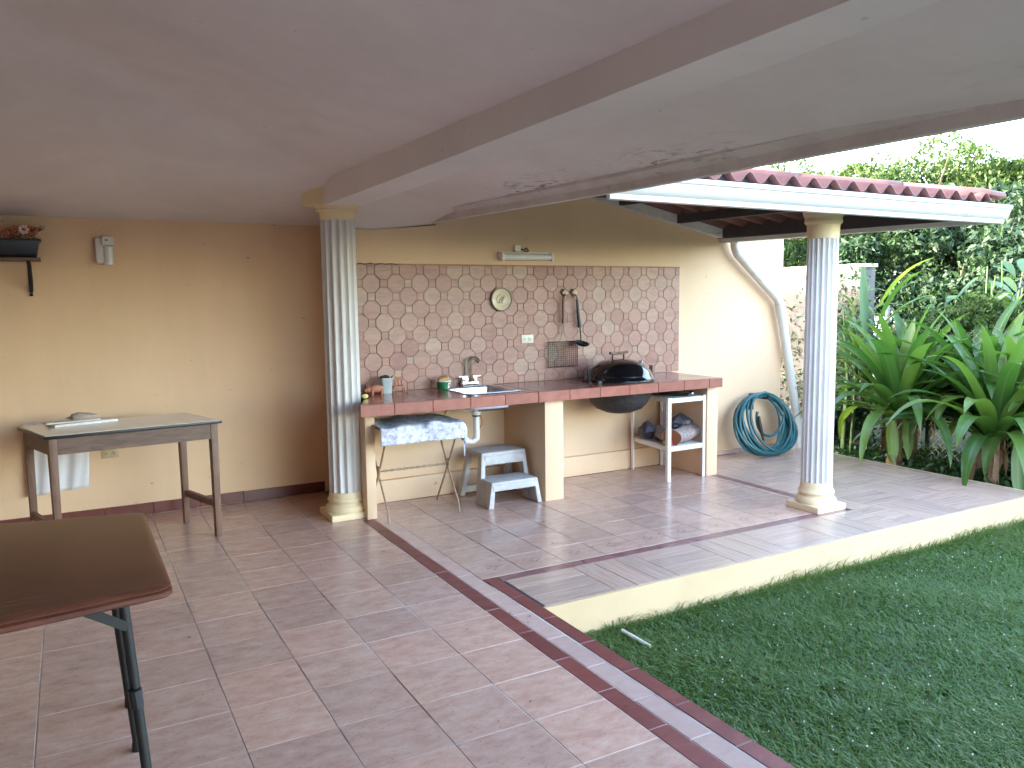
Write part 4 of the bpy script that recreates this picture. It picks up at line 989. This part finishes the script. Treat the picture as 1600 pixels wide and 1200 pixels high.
# wooden table by the wall
WT = thing('work_table', 'old wooden work table with white laminate top by wall', 'table', (.27, 6.0, 0))
TZ = .818; c4 = [Vector((-.175, 5.615, 0)), Vector((.885, 5.735, 0)), Vector((.720, 6.300, 0)), Vector((-.338, 6.180, 0))]
def shrink(c, d): ce = sum(c, Vector()) / 4; return [p + (ce - p).normalized() * d for p in c]
def quadprism(mb, c, za, zb__): mb.hexa([(p.x, p.y, za) for p in c], [(p.x, p.y, zb__) for p in c]); return mb
quadprism(MB(), c4, TZ - .022, TZ - .002).build('top_edge', 'black_trim', WT, bevel=.005)
quadprism(MB(), shrink(c4, .012), TZ - .0015, TZ + .001).build('top', 'laminate_white', WT)
ins = shrink(c4, .03)
for i, p in enumerate(ins):
    a = (ins[(i + 1) % 4] - p).normalized() * .047; b = (ins[i - 1] - p).normalized() * .047; m = MB()
    m.hexa([(q.x, q.y, 0.0) for q in (p + (a + b) * .12, p + a * .88 + b * .12, p + (a + b) * .88, p + b * .88 + a * .12)], [(q.x, q.y, TZ - .023) for q in (p, p + a, p + a + b, p + b)]); m.build('leg', 'old_wood', WT, bevel=.002)
for i in range(4):
    p, q = ins[i], ins[(i + 1) % 4]; d = (q - p).normalized(); nn = Vector((-d.y, d.x, 0)); a, b = p + d * .048 + nn * .004, q - d * .048 + nn * .004; m = MB()
    m.hexa([(z.x, z.y, TZ - .125) for z in (a, b, b + nn * .022, a + nn * .022)], [(z.x, z.y, TZ - .0225) for z in (a, b, b + nn * .022, a + nn * .022)]); m.build('apron', 'old_wood_long', WT)
for i, j in ((1, 2), (3, 0)):
    p, q = ins[i], ins[j]; d = (q - p).normalized(); nn = Vector((-d.y, d.x, 0)) * .014; m = MB()
    m.bar(p + d * .044 + nn + Vector((0, 0, .225)), q - d * .044 + nn + Vector((0, 0, .225)), .028, .045); m.build('stretcher', 'old_wood', WT)
t = thing('paper_tray', 'white board with stacked papers on the work table', 'papers', (.05, 6.1, TZ))
m = MB(); m.hexa([(-.12, 5.98, TZ + .0015), (.26, 6.08, TZ + .0015), (.21, 6.20, TZ + .0015), (-.17, 6.11, TZ + .0015)], [(-.12, 5.98, TZ + .018), (.26, 6.08, TZ + .018), (.21, 6.20, TZ + .018), (-.17, 6.11, TZ + .018)]); m.build('board', 'label_white', t, bevel=.003)
m = MB(); m.hexa([(-.17, 6.03, TZ + .0185), (.16, 6.09, TZ + .0185), (.13, 6.19, TZ + .0185), (-.19, 6.12, TZ + .0185)], [(-.16, 6.03, TZ + .027), (.15, 6.09, TZ + .027), (.12, 6.19, TZ + .027), (-.18, 6.12, TZ + .027)]); m.build('paper_stack', 'paper', t)
random.seed(9); m = MB(); m.ball((.045, 6.13, TZ + .042), .07, 14, 8, (1.25, .7, .42), .35); tag(m.build('cleaning_rag', 'rag', None, smooth=True), 'crumpled beige rag lying on the stacked papers', 'rag')
def hang(u, v): return (-.33 + .425 * u - .035 * v * u, 6.630 + .010 * math.sin(13 * u) + .006 * math.sin(27 * u + 4 * v), .80 - .525 * v - .03 * (1 - u))
m = MB(); m.grid(hang, 30, 20); o = m.build('white_cloth', 'thin_cloth', None, smooth=True, angle=80); tag(o, 'white cloth hanging on the wall behind the work table', 'cloth')
md = o.modifiers.new('thick', 'SOLIDIFY'); md.thickness = .003
# front folding table
FT = thing('folding_table', 'dark brown folding table with black steel legs before the work table', 'table', (-.4, 3.2, 0))
FZ = .745; k_ = (1.62 - FZ) / .90
c5 = [Vector((-1.05, -.165 + 2.62, 0)), Vector((.238, 2.64, 0)), Vector((.235, 3.665, 0)), Vector((-1.05, 3.92, 0))]
def rounded(c, r, z):
    out = []; n = len(c)
    for i in range(n):
        p, a, b = c[i], (c[i - 1] - c[i]).normalized(), (c[(i + 1) % n] - c[i]).normalized()
        for s in range(7):
            tt = s / 6; q = p + a * r * (1 - tt) ** 2 + b * r * tt ** 2; out.append((q.x, q.y, z))
    return out
m = MB(); pr = [(0.006, FZ - .040), (0.0, FZ - .034), (0.0, FZ - .022), (.006, FZ - .017), (.012, FZ - .0165), (.012, FZ - .014), (.005, FZ - .012), (.003, FZ - .006), (.010, FZ - .0008), (.022, FZ)]
rs = []
for ins_, z in pr: rs.append(rounded(shrink(c5, ins_ * 1.4), .042, z))
n = len(rs[0]); m.add([p for r in rs for p in r], [(i*n + j, i*n + (j+1) % n, (i+1)*n + (j+1) % n, (i+1)*n + j) for i in range(len(rs) - 1) for j in range(n)] + [tuple(range(n))[::-1], tuple(range((len(rs) - 1)*n, len(rs)*n))])
m.build('top', 'mahogany_top', FT, smooth=True, angle=40)
for (x0, y0, x1, y1, rr) in ((.098, 2.86, .142, 2.845, .0165), (.075, 2.95, .125, 3.09, .013), (.075, 3.42, .125, 3.46, .0165), (-.86, 2.80, -.90, 2.78, .0165), (-.86, 3.60, -.90, 3.62, .0165)):
    m = MB(); m.tube([(x0, y0, FZ - .041), (x1, y1, .015)], rr, 12); lg = m.build('leg', 'black_steel', FT, smooth=True)
    m = MB(); m.tube([(x1, y1, .0), (x1, y1, .03)], rr + .004, 12); m.build('foot', 'black_plastic', lg)
m = MB(); m.bar((-.085, 2.80, FZ - .045), (.110, 2.845, FZ - .185), .010, .030); br_ = m.build('brace', 'black_steel', FT)
m = MB(); m.lathe([(.010, 0), (.007, .006)], (-.03, 2.795, FZ - .085), 10, 'y'); m.build('rivet', 'steel', br_)
m = MB(); m.tube([(.118, 2.836, FZ - .40), (.122, 2.836, FZ - .46)], .022, 12); m.build('collar', 'black_plastic', FT)
m = MB(); m.tube([(.098, 2.90, FZ - .20), (.112, 2.885, FZ - .33), (.120, 2.875, FZ - .60)], .004, 6); m.build('tension_wire', 'steel', FT)

# ================================================================== GARDEN
def cloud(name, mat, parent, P, size, normal_bias=None, seed=0, aspect=.45, fold=.25, tris=4):
    """a mass of leaves, one folded diamond each; P (n,3) centres, size (n,) lengths"""
    g = np.random.default_rng(seed); n = len(P); P = np.asarray(P, float); size = np.asarray(size, float)
    d = g.normal(size=(n, 3)); d[:, 2] -= .35; d /= np.linalg.norm(d, axis=1)[:, None]
    nr = g.normal(size=(n, 3)) * .7 + np.array([0, 0, .8]) + (0 if normal_bias is None else np.asarray(normal_bias)); nr -= d * (nr * d).sum(1)[:, None]; nr /= np.linalg.norm(nr, axis=1)[:, None]
    s = np.cross(d, nr); L = size[:, None]; Wd = L * aspect
    base = P - d * L * .5; tipp = P + d * L * .5 - nr * L * .12; mid = P - d * L * .05
    lf = mid + s * Wd * .5 + nr * L * fold * .5; rt = mid - s * Wd * .5 + nr * L * fold * .5
    V = np.stack([base, lf, tipp, rt, mid], 1).reshape(-1, 3)
    i0 = np.arange(n) * 5; F = np.stack([np.stack([i0, i0+4, i0+1], 1), np.stack([i0+1, i0+4, i0+2], 1), np.stack([i0, i0+3, i0+4], 1), np.stack([i0+4, i0+3, i0+2], 1)], 1).reshape(-1, 3)
    return raw(name, mat, parent, V, F, np.repeat(g.random(n), 5))
def raw(name, mat, parent, V, F, att=None):
    V = np.asarray(V) - np.array(wpos(parent)); me = bpy.data.meshes.new(name); F = np.asarray(F); k_ = F.shape[1]
    me.vertices.add(len(V)); me.vertices.foreach_set('co', V.astype(np.float32).ravel())
    me.loops.add(F.size); me.loops.foreach_set('vertex_index', F.astype(np.int32).ravel())
    me.polygons.add(len(F)); me.polygons.foreach_set('loop_start', np.arange(0, F.size, k_, dtype=np.int32))
    if att is not None: me.attributes.new('rnd', 'FLOAT', 'POINT').data.foreach_set('value', att.astype(np.float32))
    me.update(calc_edges=True); me.validate(); me.materials.append(MATS[mat]); return link(name, me, parent)

# lawn grass
g = np.random.default_rng(3)
def blades(n, x0, x1, y0, y1, hmin, hmax, wd, seed, clump=True, keep=None, z=GZ - .02):
    g = np.random.default_rng(seed); x = g.uniform(x0, x1, n); y = g.uniform(y0, y1, n)
    dens = .5 + .25 * np.sin(x * 3.1 + 1.3 * np.sin(y * 2.3)) + .25 * np.sin(y * 4.1 + 1.7 * np.sin(x * 1.9 + 2)) + .2 * np.sin(7 * x + 5 * y)
    ok = g.random(n) < np.clip(.42 + .75 * dens, .12, 1)
    for (bx_, by_, r_) in ((4.75, 2.45, .13), (3.3, 2.1, .12), (5.55, 2.15, .2), (3.75, 2.65, .10), (4.2, 1.75, .15), (2.95, 2.35, .10)): ok &= ~(((x - bx_) ** 2 + (1.6 * (y - by_)) ** 2 < r_ ** 2) & (g.random(n) < .72))
    if keep is not None: ok &= keep(x, y)
    x, y = x[ok], y[ok]; n = len(x); h = g.uniform(hmin, hmax, n) * (.75 + .5 * np.clip(dens[ok], 0, 1)); a = g.uniform(0, 2*PI, n); lean = g.uniform(.6, 2.2, n) * h; b = a + PI / 2 + g.normal(0, .5, n)
    zz = np.full(n, z); w_ = wd * g.uniform(.6, 1.3, n)
    p0 = np.stack([x, y, zz], 1); dr = np.stack([np.cos(a), np.sin(a), 0*a], 1); sd_ = np.stack([np.cos(b), np.sin(b), 0*b], 1) * (w_ / 2)[:, None]
    m1 = p0 + dr * (lean * .35)[:, None] + np.stack([0*h, 0*h, h * .6], 1); tp = p0 + dr * lean[:, None] + np.stack([0*h, 0*h, h * g.uniform(.75, 1.0, n)], 1)
    V = np.stack([p0 - sd_, p0 + sd_, m1 + sd_ * .8, m1 - sd_ * .8, tp], 1).reshape(-1, 3); i0 = np.arange(n) * 5
    F = np.concatenate([np.stack([i0, i0+1, i0+2], 1), np.stack([i0, i0+2, i0+3], 1), np.stack([i0+3, i0+2, i0+4], 1)])
    r = np.clip(.38 + .22 * (dens[ok] - .5) + g.normal(0, .17, n), 0, .82); r = np.where(g.random(n) < .03, .95, r)
    return V, F, np.repeat(r, 5)
def joinb(parts):
    V = []; F = []; A = []; o = 0
    for v, f, a in parts: V.append(v); F.append(f + o); A.append(a); o += len(v)
    return np.concatenate(V), np.concatenate(F), np.concatenate(A)
parts = [blades(190000, EX, 6.9, 1.45, 3.484, .020, .044, .0058, 1), blades(60000, 6.0, 9.5, .2, 3.5, .03, .06, .006, 2), blades(40000, EX, 6.0, -.6, 1.45, .03, .06, .006, 4),
         blades(2200, 2.5, 6.8, 3.435, 3.484, .05, .12, .0045, 5), blades(1500, EX, EX + .05, 1.4, 3.48, .05, .09, .0045, 6)]
o = raw('grass', 'grass_blade', None, *joinb(parts)); tag(o, 'short mown green lawn in shade beside the terrace', 'grass', kind='stuff')
# tiny clover heads / dew scattered in the lawn
m = MB(); random.seed(21)
for i in range(230):
    x, y = random.uniform(2.4, 6.6), random.uniform(1.5, 3.40); m.ball((x, y, GZ + random.uniform(.015, .04)), random.uniform(.0022, .0045), 5, 3)
o = m.build('clover_heads', 'label_white'); tag(o, 'scattered tiny white clover heads in the lawn', 'clover', kind='stuff')
m = MB(); m.tube([(2.53, 3.38, GZ + .022), (2.555, 3.17, GZ + .006)], .011, 10); tag(m.build('pipe_stub', 'pvc_stub', None, smooth=True), 'short white plastic pipe lying in grass by the step', 'pipe')

random.seed(33); m = MB()
for i in range(26):
    x, y = random.choice([(random.uniform(.4, 1.8), random.uniform(2.2, 5.6)), (random.uniform(2.2, 4.8), random.uniform(4.2, 5.3)), (random.uniform(1.75, 2.1), random.uniform(2.0, 3.6))])
    a = random.uniform(0, 6.28); L = random.uniform(.006, .016); c, s_ = math.cos(a), math.sin(a)
    m.add([(x - L*c, y - L*s_, .0025), (x + .4*L*s_, y - .4*L*c, .0045), (x + L*c, y + L*s_, .003), (x - .4*L*s_, y + .4*L*c, .006)], [(0, 1, 2), (0, 2, 3)])
tag(m.build('leaf_litter', 'dry_leaf'), 'tiny dry leaf scraps scattered over the floor tiles', 'leaf litter', kind='stuff')
# boundary wall, vines, fence
m = MB(); m.box((8.0, 6.12, -.25), (8.18, 14.0, 1.935)); bw = m.build('boundary_wall', 'block_wall'); tag(bw, 'weathered grey concrete boundary wall behind the downpipe', 'wall')
m = MB(); m.box((7.985, 6.10, 1.936), (8.195, 14.0, 1.975)); m.build('coping', 'weathered_concrete', bw)
g = np.random.default_rng(12)
def vine(n, yc, sy, zc, sz): return np.stack([8.0 - np.abs(g.normal(0, .06, n)), g.normal(yc, sy, n), np.clip(g.normal(zc, sz, n), -.15, 2.2)], 1)
Pv = np.concatenate([vine(2200, 6.25, .28, .7, .6), vine(900, 6.9, .5, .3, .3), vine(500, 7.3, .6, .9, .5)])
o = cloud('vines', 'cover_leaf', None, Pv, g.uniform(.03, .085, len(Pv)), seed=13); tag(o, 'dark green vines creeping over the grey boundary wall', 'vines', kind='stuff')
cf = thing('wire_fence', 'rusty chain-link fence behind the strap-leaved plants', 'fence', (8.1, 4.0, 0))
for y in (5.9, 4.1, 2.3, .5): m = MB(); m.tube([(8.12, y, -.25), (8.12, y, 1.5)], .025, 10); m.build('post', 'galvanised', cf, smooth=True)
m = MB(); L0, L1, H = .5, 6.05, 1.4; step = .085
for s1 in (1, -1):
    c = L0 - H
    while c < L1 + H:
        ya, za, yb2, zb2 = (c, -.15, c + H, H - .15) if s1 > 0 else (c, H - .15, c + H, -.15)
        ta, tb = max(0, (L0 - c) / H), min(1, (L1 - c) / H)
        if ta < tb: m.tube([(8.10 + .004 * s1, ya + (yb2 - ya) * ta, za + (zb2 - za) * ta), (8.10 + .004 * s1, ya + (yb2 - ya) * tb, za + (zb2 - za) * tb)], .0018, 3, False)
        c += step
m.build('wire_mesh', 'galvanised', cf)

# strap-leaved lilies
def strap(parent, base, az, el, L, wd, droop, fold_at=None, name='leaf', mat='strap_leaf', seg=12, twist=0.0):
    p = Vector(base); pts = [p.copy()]; e = el; dirs = []
    for i in range(seg):
        t = i / seg
        if fold_at is not None and t >= fold_at and i == int(fold_at * seg) + 0: e -= 1.5
        dv = Vector((math.cos(az) * math.cos(e), math.sin(az) * math.cos(e), math.sin(e))); dirs.append(dv)
        p = p + dv * (L / seg); pts.append(p.copy()); e -= droop * (.4 + 1.6 * t) / seg; e = max(e, -1.5)
    dirs.append(dirs[-1]); m = MB(); vs = []; uvs = []
    for i, q in enumerate(pts):
        t = i / seg; ww = wd * min(1, .50 + 1.6 * t) * (1 - max(0, (t - .55) / .45) ** 2.2) + .002
        d = dirs[i]; side = Vector((-math.sin(az + twist * t), math.cos(az + twist * t), 0)); nn = side.cross(d).normalized() * -1
        if nn.length < .1: nn = Vector((0, 0, 1))
        cup = .16 * ww * (1 - .4 * t)
        for j, sj in enumerate((-1, -.5, 0, .5, 1)):
            rp = .006 * math.sin(9 * t * L + j * 1.3) * (abs(sj) > .9)
            vs.append(q + side * sj * ww * .5 + nn * -(1 - sj * sj) * cup * -1 * -1 + Vector((0, 0, rp))); uvs.append(((sj + 1) / 2, t))
    m.add(vs, [(5*i + j, 5*i + j + 1, 5*i + 6 + j, 5*i + 5 + j) for i in range(seg) for j in range(4)])
    me = m.mesh(name, mat, wpos(parent), smooth=True, angle=80); uvl = me.uv_layers.new(name='UVMap')
    for lp in me.loops: uvl.data[lp.index].uv = uvs[lp.vertex_index]
    return link(name, me, parent)
def lily(label, base, h, n, L, seed, group='strap-leaved lily plants', lean=(0, 0)):
    random.seed(seed); t = thing('lily_plant', label, 'plant', base, group); b = Vector(base); top = b + Vector((lean[0], lean[1], h))
    m = MB(); m.tube([b, b + (top - b) * .5, top, top + Vector((0, 0, .12))], [.055, .050, .045, .03], 12); m.build('stalk', 'dry_sheath', t, smooth=True)
    for i in range(9):      # dry sheaths hanging round the stalk
        a = random.uniform(0, 2*PI); strap(t, top + Vector((math.cos(a) * .03, math.sin(a) * .03, -.02)), a, random.uniform(-.6, .1), random.uniform(.25, h + .12), random.uniform(.03, .06), 3.2, name='dry_sheath', mat='dry_sheath', seg=7)
    for i in range(n):
        f = i / n; a = i * 2.399 + random.uniform(-.25, .25); el = 1.48 - 1.12 * f ** 1.15 + random.uniform(-.10, .10)
        LL = L * (random.uniform(.82, 1.12)) * (.92 if f < .2 else 1.0)
        fo = random.uniform(.45, .8) if random.random() < (.30 + .40 * f) else None
        strap(t, top + Vector((math.cos(a) * .03, math.sin(a) * .03, .05 * (1 - f))), a, el, LL, random.uniform(.105, .145), random.uniform(.4, 1.1) + 1.15 * f, fo, twist=random.uniform(-.4, .4))
    return t
lz = -.16
LA = lily('tall strap-leaved lily nearest the fluted column by the lawn', (7.38, 5.20, lz), .50, 48, 1.28, 31)
LB = lily('short strap-leaved lily with ragged dry trunk at terrace edge', (7.42, 4.24, lz), .42, 48, 1.24, 47)
LC = lily('upright strap-leaved lily growing behind the two front ones', (7.95, 4.72, lz), .62, 32, 1.25, 53)
LD = lily('strap-leaved lily half cut off at the lawn end', (7.75, 3.45, lz), .45, 28, 1.05, 61)
LF = lily('strap-leaved lily wedged between the tall one and ragged one', (7.85, 4.25, lz), .50, 26, 1.15, 73)
LG = lily('strap-leaved lily in the back row close to fence', (8.0, 3.95, lz), .60, 24, 1.1, 79)
LE = lily('strap-leaved lily at the back between the cane and tall lily', (8.0, 5.45, lz), .55, 30, 1.15, 67)
# broad drooping leaves seen against the terrace
o = strap(LA, (7.33, 5.13, .40), -2.2, .4, .62, .115, 7.0); 
o = strap(LA, (7.02, 5.02, .42), -2.0, -1.35, .46, .125, .15); strap(LA, (6.98, 4.98, .06), -2.0, -1.45, .20, .105, 0, name='scorched_tip', mat='burnt_leaf', seg=6)
strap(LB, (7.0, 3.83, .33), -2.0, .9, .12, .11, 1); strap(LB, (6.985, 3.79, .36), -2.2, -1.40, .48, .12, .1)

# tall cane
random.seed(71); ca = thing('cane_plant', 'tall cane with long drooping grassy blades by grey wall', 'plant', (7.62, 5.98, -.18))
for q in range(4):
    bx_, by_ = 7.62 + random.uniform(-.12, .12), 5.98 + random.uniform(-.12, .12); hh = random.uniform(1.3, 1.7); m = MB(); m.tube([(bx_, by_, -.18), (bx_ + .05, by_, hh * .5), (bx_ + .02, by_ + .05, hh)], [.018, .015, .008], 8); m.build('stem', 'stem_green', ca, smooth=True)
    for i in range(9):
        f = i / 9; a = random.uniform(0, 2*PI); strap(ca, (bx_ + .03, by_ + .02, hh * (.45 + .55 * f)), a, random.uniform(.7, 1.35), random.uniform(.55, .95), random.uniform(.03, .055), random.uniform(1.6, 3.2), mat='cane_leaf', seg=12)
strap(ca, (7.58, 5.86, 1.93), -2.2, .3, .10, .075, 6, mat='cane_leaf', seg=4); strap(ca, (7.52, 5.78, 1.93), -2.2, -1.35, .85, .085, .1, mat='cane_leaf')
for a, e_, z in ((-1.2, 1.1, 1.5), (-1.35, 1.25, 1.30), (-.9, .9, 1.25)): strap(ca, (7.70, 5.70, z), a, e_, .75, .13, .9, mat='strap_leaf')

# broad-leaved shrub, top right
def broad(parent, p, az, el, L, W_):
    m = MB(); d = Vector((math.cos(az) * math.cos(el), math.sin(az) * math.cos(el), math.sin(el))); s = Vector((-math.sin(az), math.cos(az), 0)); n_ = s.cross(d) * -1; p = Vector(p)
    out = [(0, 0), (.06, .36), (.28, .50), (.55, .42), (.80, .22), (1, 0)]; vs = []; 
    for t, w_ in out:
        c = p + d * L * t + Vector((0, 0, -.18 * L * t * t))
        vs += [c + s * w_ * W_ - n_ * -.10 * w_ * W_, c, c - s * w_ * W_ - n_ * -.10 * w_ * W_]
    m.add(vs, [q for i in range(5) for q in ((3*i, 3*i + 1, 3*i + 4, 3*i + 3), (3*i + 1, 3*i + 2, 3*i + 5, 3*i + 4))]); return m.build('leaf', 'broad_leaf', parent, smooth=True, angle=80)
def broad_shrub(label, base, top, ns, seed, spread, L):
    random.seed(seed); t = thing('broadleaf_shrub', label, 'shrub', base, 'broad-leaved shrubs'); b = Vector(base)
    for q in range(ns):
        e = Vector((top[0] + random.uniform(-spread, spread), top[1] + random.uniform(-spread, spread), top[2] + random.uniform(-.5, .12))); mid = (b + e) / 2 + Vector((random.uniform(-.1, .1), random.uniform(-.1, .1), .15)); m = MB(); m.tube([b, mid, e], [.02, .013, .006], 7); m.build('stem', 'stem_green', t, smooth=True)
        for i in range(7):
            f = .45 + .55 * i / 6; c = b.lerp(mid, f * 2) if f < .5 else mid.lerp(e, (f - .5) * 2); a = random.uniform(0, 2*PI); ll = L * random.uniform(.7, 1.15)
            broad(t, c + Vector((math.cos(a) * .04, math.sin(a) * .04, 0)), a, random.uniform(-.75, .1), ll, ll * .46)
broad_shrub('pale broad-leaved shrub overhanging fence at upper edge', (9.0, 5.25, -.2), (8.80, 5.15, 1.95), 11, 81, .45, .30)
broad_shrub('broad-leaved shrub in shade behind the cane plant', (9.4, 6.2, -.2), (9.3, 5.9, 1.55), 7, 83, .5, .24)

# bushes and trees
def crown_pts(g, c, r, n, lobes):
    """points near the shells of many small lobes that together make an uneven crown"""
    c = np.array(c); r = np.array(r); dirs = g.normal(size=(lobes, 3)); dirs /= np.linalg.norm(dirs, axis=1)[:, None]; lc = c + dirs * r * g.uniform(.35, .95, (lobes, 1)); lr = g.uniform(.18, .38, lobes)
    k_ = g.integers(0, lobes, n); d = g.normal(size=(n, 3)); d /= np.linalg.norm(d, axis=1)[:, None]
    return lc[k_] + d * (lr[k_] * g.uniform(.45, 1.08, n) ** .6)[:, None] * r.mean() * np.array([1, 1, .8])
def tree(name, label, cat, base, c, r, n, leaf, mat, seed, lobes=26, group=None, trunk=.10, aspect=.45):
    g = np.random.default_rng(seed); random.seed(seed); t = thing(name, label, cat, base, group); b = Vector(base); cc = Vector(c)
    if trunk:
        m = MB(); fork = b.lerp(cc, .55); m.tube([b, b.lerp(fork, .5) + Vector((.06, .05, 0)), fork], [trunk, trunk * .8, trunk * .6], 10); m.build('trunk', 'bark', t, smooth=True)
        for q in range(6):
            d = Vector((random.uniform(-1, 1) * r[0], random.uniform(-1, 1) * r[1], random.uniform(-.1, .9) * r[2])) * .8; m = MB(); m.tube([fork, fork.lerp(cc + d, .5) + Vector((0, 0, .1)), cc + d], [trunk * .5, trunk * .3, trunk * .08], 7); m.build('limb', 'bark', t, smooth=True)
    Pn = crown_pts(g, c, r, n, lobes); cloud('crown', mat, t, Pn, g.uniform(leaf * .6, leaf * 1.25, n), seed=seed + 1, aspect=aspect); return t
TG = 'trees beyond the garden fence'
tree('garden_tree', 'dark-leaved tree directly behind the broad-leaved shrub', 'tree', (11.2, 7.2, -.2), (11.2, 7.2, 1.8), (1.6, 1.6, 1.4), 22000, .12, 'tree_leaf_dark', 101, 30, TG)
tree('garden_tree', 'tall bright green tree above the middle of tiled roof', 'tree', (15.0, 10.6, -.2), (15.0, 10.4, 3.2), (2.2, 2.2, 1.5), 36000, .105, 'tree_leaf_bright', 102, 34, TG, .14)
tree('garden_tree', 'bright green tree above the free end of tiled roof', 'tree', (15.5, 8.6, -.2), (15.6, 8.4, 2.75), (1.9, 1.9, 1.4), 30000, .105, 'tree_leaf_bright', 103, 34, TG, .14)
tree('garden_tree', 'mid green tree farthest along, beside the open sky', 'tree', (14.0, 6.2, -.2), (14.0, 6.2, 2.0), (1.6, 1.6, 1.4), 24000, .11, 'tree_leaf_mid', 104, 30, TG, .13)
tree('garden_tree', 'sparse green tree showing sky gaps above the eave', 'tree', (14.0, 13.0, -.2), (14.0, 13.0, 3.1), (2.2, 2.2, 1.3), 17000, .115, 'tree_leaf_bright', 105, 30, TG, .13)
tree('garden_tree', 'shaded tree above the grey boundary wall', 'tree', (10.3, 9.4, -.2), (10.3, 9.4, 2.2), (1.6, 1.8, 1.3), 20000, .10, 'tree_leaf_bright', 106, 30, TG, .10)
tree('garden_tree', 'low spreading tree at the outer end of garden', 'tree', (12.3, 4.0, -.2), (12.3, 4.0, 1.5), (1.8, 1.8, 1.5), 14000, .12, 'tree_leaf_mid', 107, 28, TG, .10)
for x, y, z_, sd, lb in ((19.0, 16.5, 2.9, 121, 'far hazy tree at the back, seen left of the column'), (19.5, 13.2, 3.0, 122, 'far tree filling gaps behind the middle bright tree'), (20.0, 10.4, 2.8, 123, 'far tree filling gaps behind the roof end'), (19.5, 7.6, 2.3, 124, 'far low tree below the open sky corner')):
    tree('garden_tree', lb, 'tree', (x, y, -.2), (x, y, z_), (2.6, 2.6, 1.9), 11000, .17, 'tree_leaf_mid', sd, 36, TG, .14)
HG = 'bushes along the wire fence'
tree('leafy_bush', 'feathery pale bush between lilies and broad-leaved shrub', 'bush', (8.65, 5.1, -.2), (8.6, 5.0, 1.2), (.5, .9, .55), 8000, .065, 'tree_leaf_bright', 111, 22, HG, .03)
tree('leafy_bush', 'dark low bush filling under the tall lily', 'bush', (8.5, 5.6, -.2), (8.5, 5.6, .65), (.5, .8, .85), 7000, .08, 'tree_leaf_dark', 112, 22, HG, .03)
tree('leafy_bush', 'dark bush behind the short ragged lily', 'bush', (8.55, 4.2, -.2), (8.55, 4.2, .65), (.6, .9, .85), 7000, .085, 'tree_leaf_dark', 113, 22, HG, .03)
tree('leafy_bush', 'mid green bush at the lawn end of fence', 'bush', (8.7, 2.9, -.2), (8.7, 2.9, .7), (.7, .9, .8), 4500, .10, 'tree_leaf_mid', 114, 22, HG, .03)
tree('leafy_bush', 'small leafy bush against foot of boundary wall', 'bush', (7.75, 6.35, -.2), (7.75, 6.3, .25), (.25, .35, .40), 2600, .06, 'tree_leaf_dark', 115, 16, HG, .02)
g = np.random.default_rng(15)
n = 9000; Pc = np.stack([g.uniform(6.86, 8.6, n), g.uniform(1.5, 7.4, n), GZ + .0 + np.abs(g.normal(.03, .05, n))], 1); Pc = Pc[~((Pc[:, 0] < 7.0) & (Pc[:, 1] < 3.5) & (g.random(n) < .8))]
o = cloud('ground_cover', 'cover_leaf', None, Pc, g.uniform(.03, .075, len(Pc)), seed=16, aspect=.6); tag(o, 'dark leafy ground cover along the terrace edge', 'ground cover', kind='stuff')
n = 26000; Pc = np.stack([g.uniform(17, 26, n), g.uniform(-6, 22, n), g.uniform(-.2, 1, n) ** 1.0 * (2.6 + .6 * np.sin(g.uniform(0, 30, n)))], 1)
o = cloud('far_foliage', 'tree_leaf_mid', None, Pc, g.uniform(.2, .42, n), seed=18); tag(o, 'far green foliage closing the view behind the trees', 'foliage', kind='stuff')

# neighbour's house glimpsed through the leaves
nh = thing('neighbour_house', 'pale blue house glimpsed through leaves beyond the fence', 'house', (12.5, 8.9, -.2))
m = MB(); m.box((12.6, 7.3, -.25), (15.0, 11.0, 1.95)); m.build('wall', 'neighbour_paint', nh)
m = MB(); m.box((12.55, 8.2, 1.0), (12.598, 9.0, 1.7)); wf = m.build('window', 'gutter_white', nh); m = MB(); m.box((12.53, 8.27, 1.07), (12.549, 8.93, 1.63)); m.build('pane', 'glass_dark', wf)
m = MB(); m.box((12.45, 7.1, 1.951), (15.1, 11.2, 2.05)); m.build('roof', 'weathered_concrete', nh)
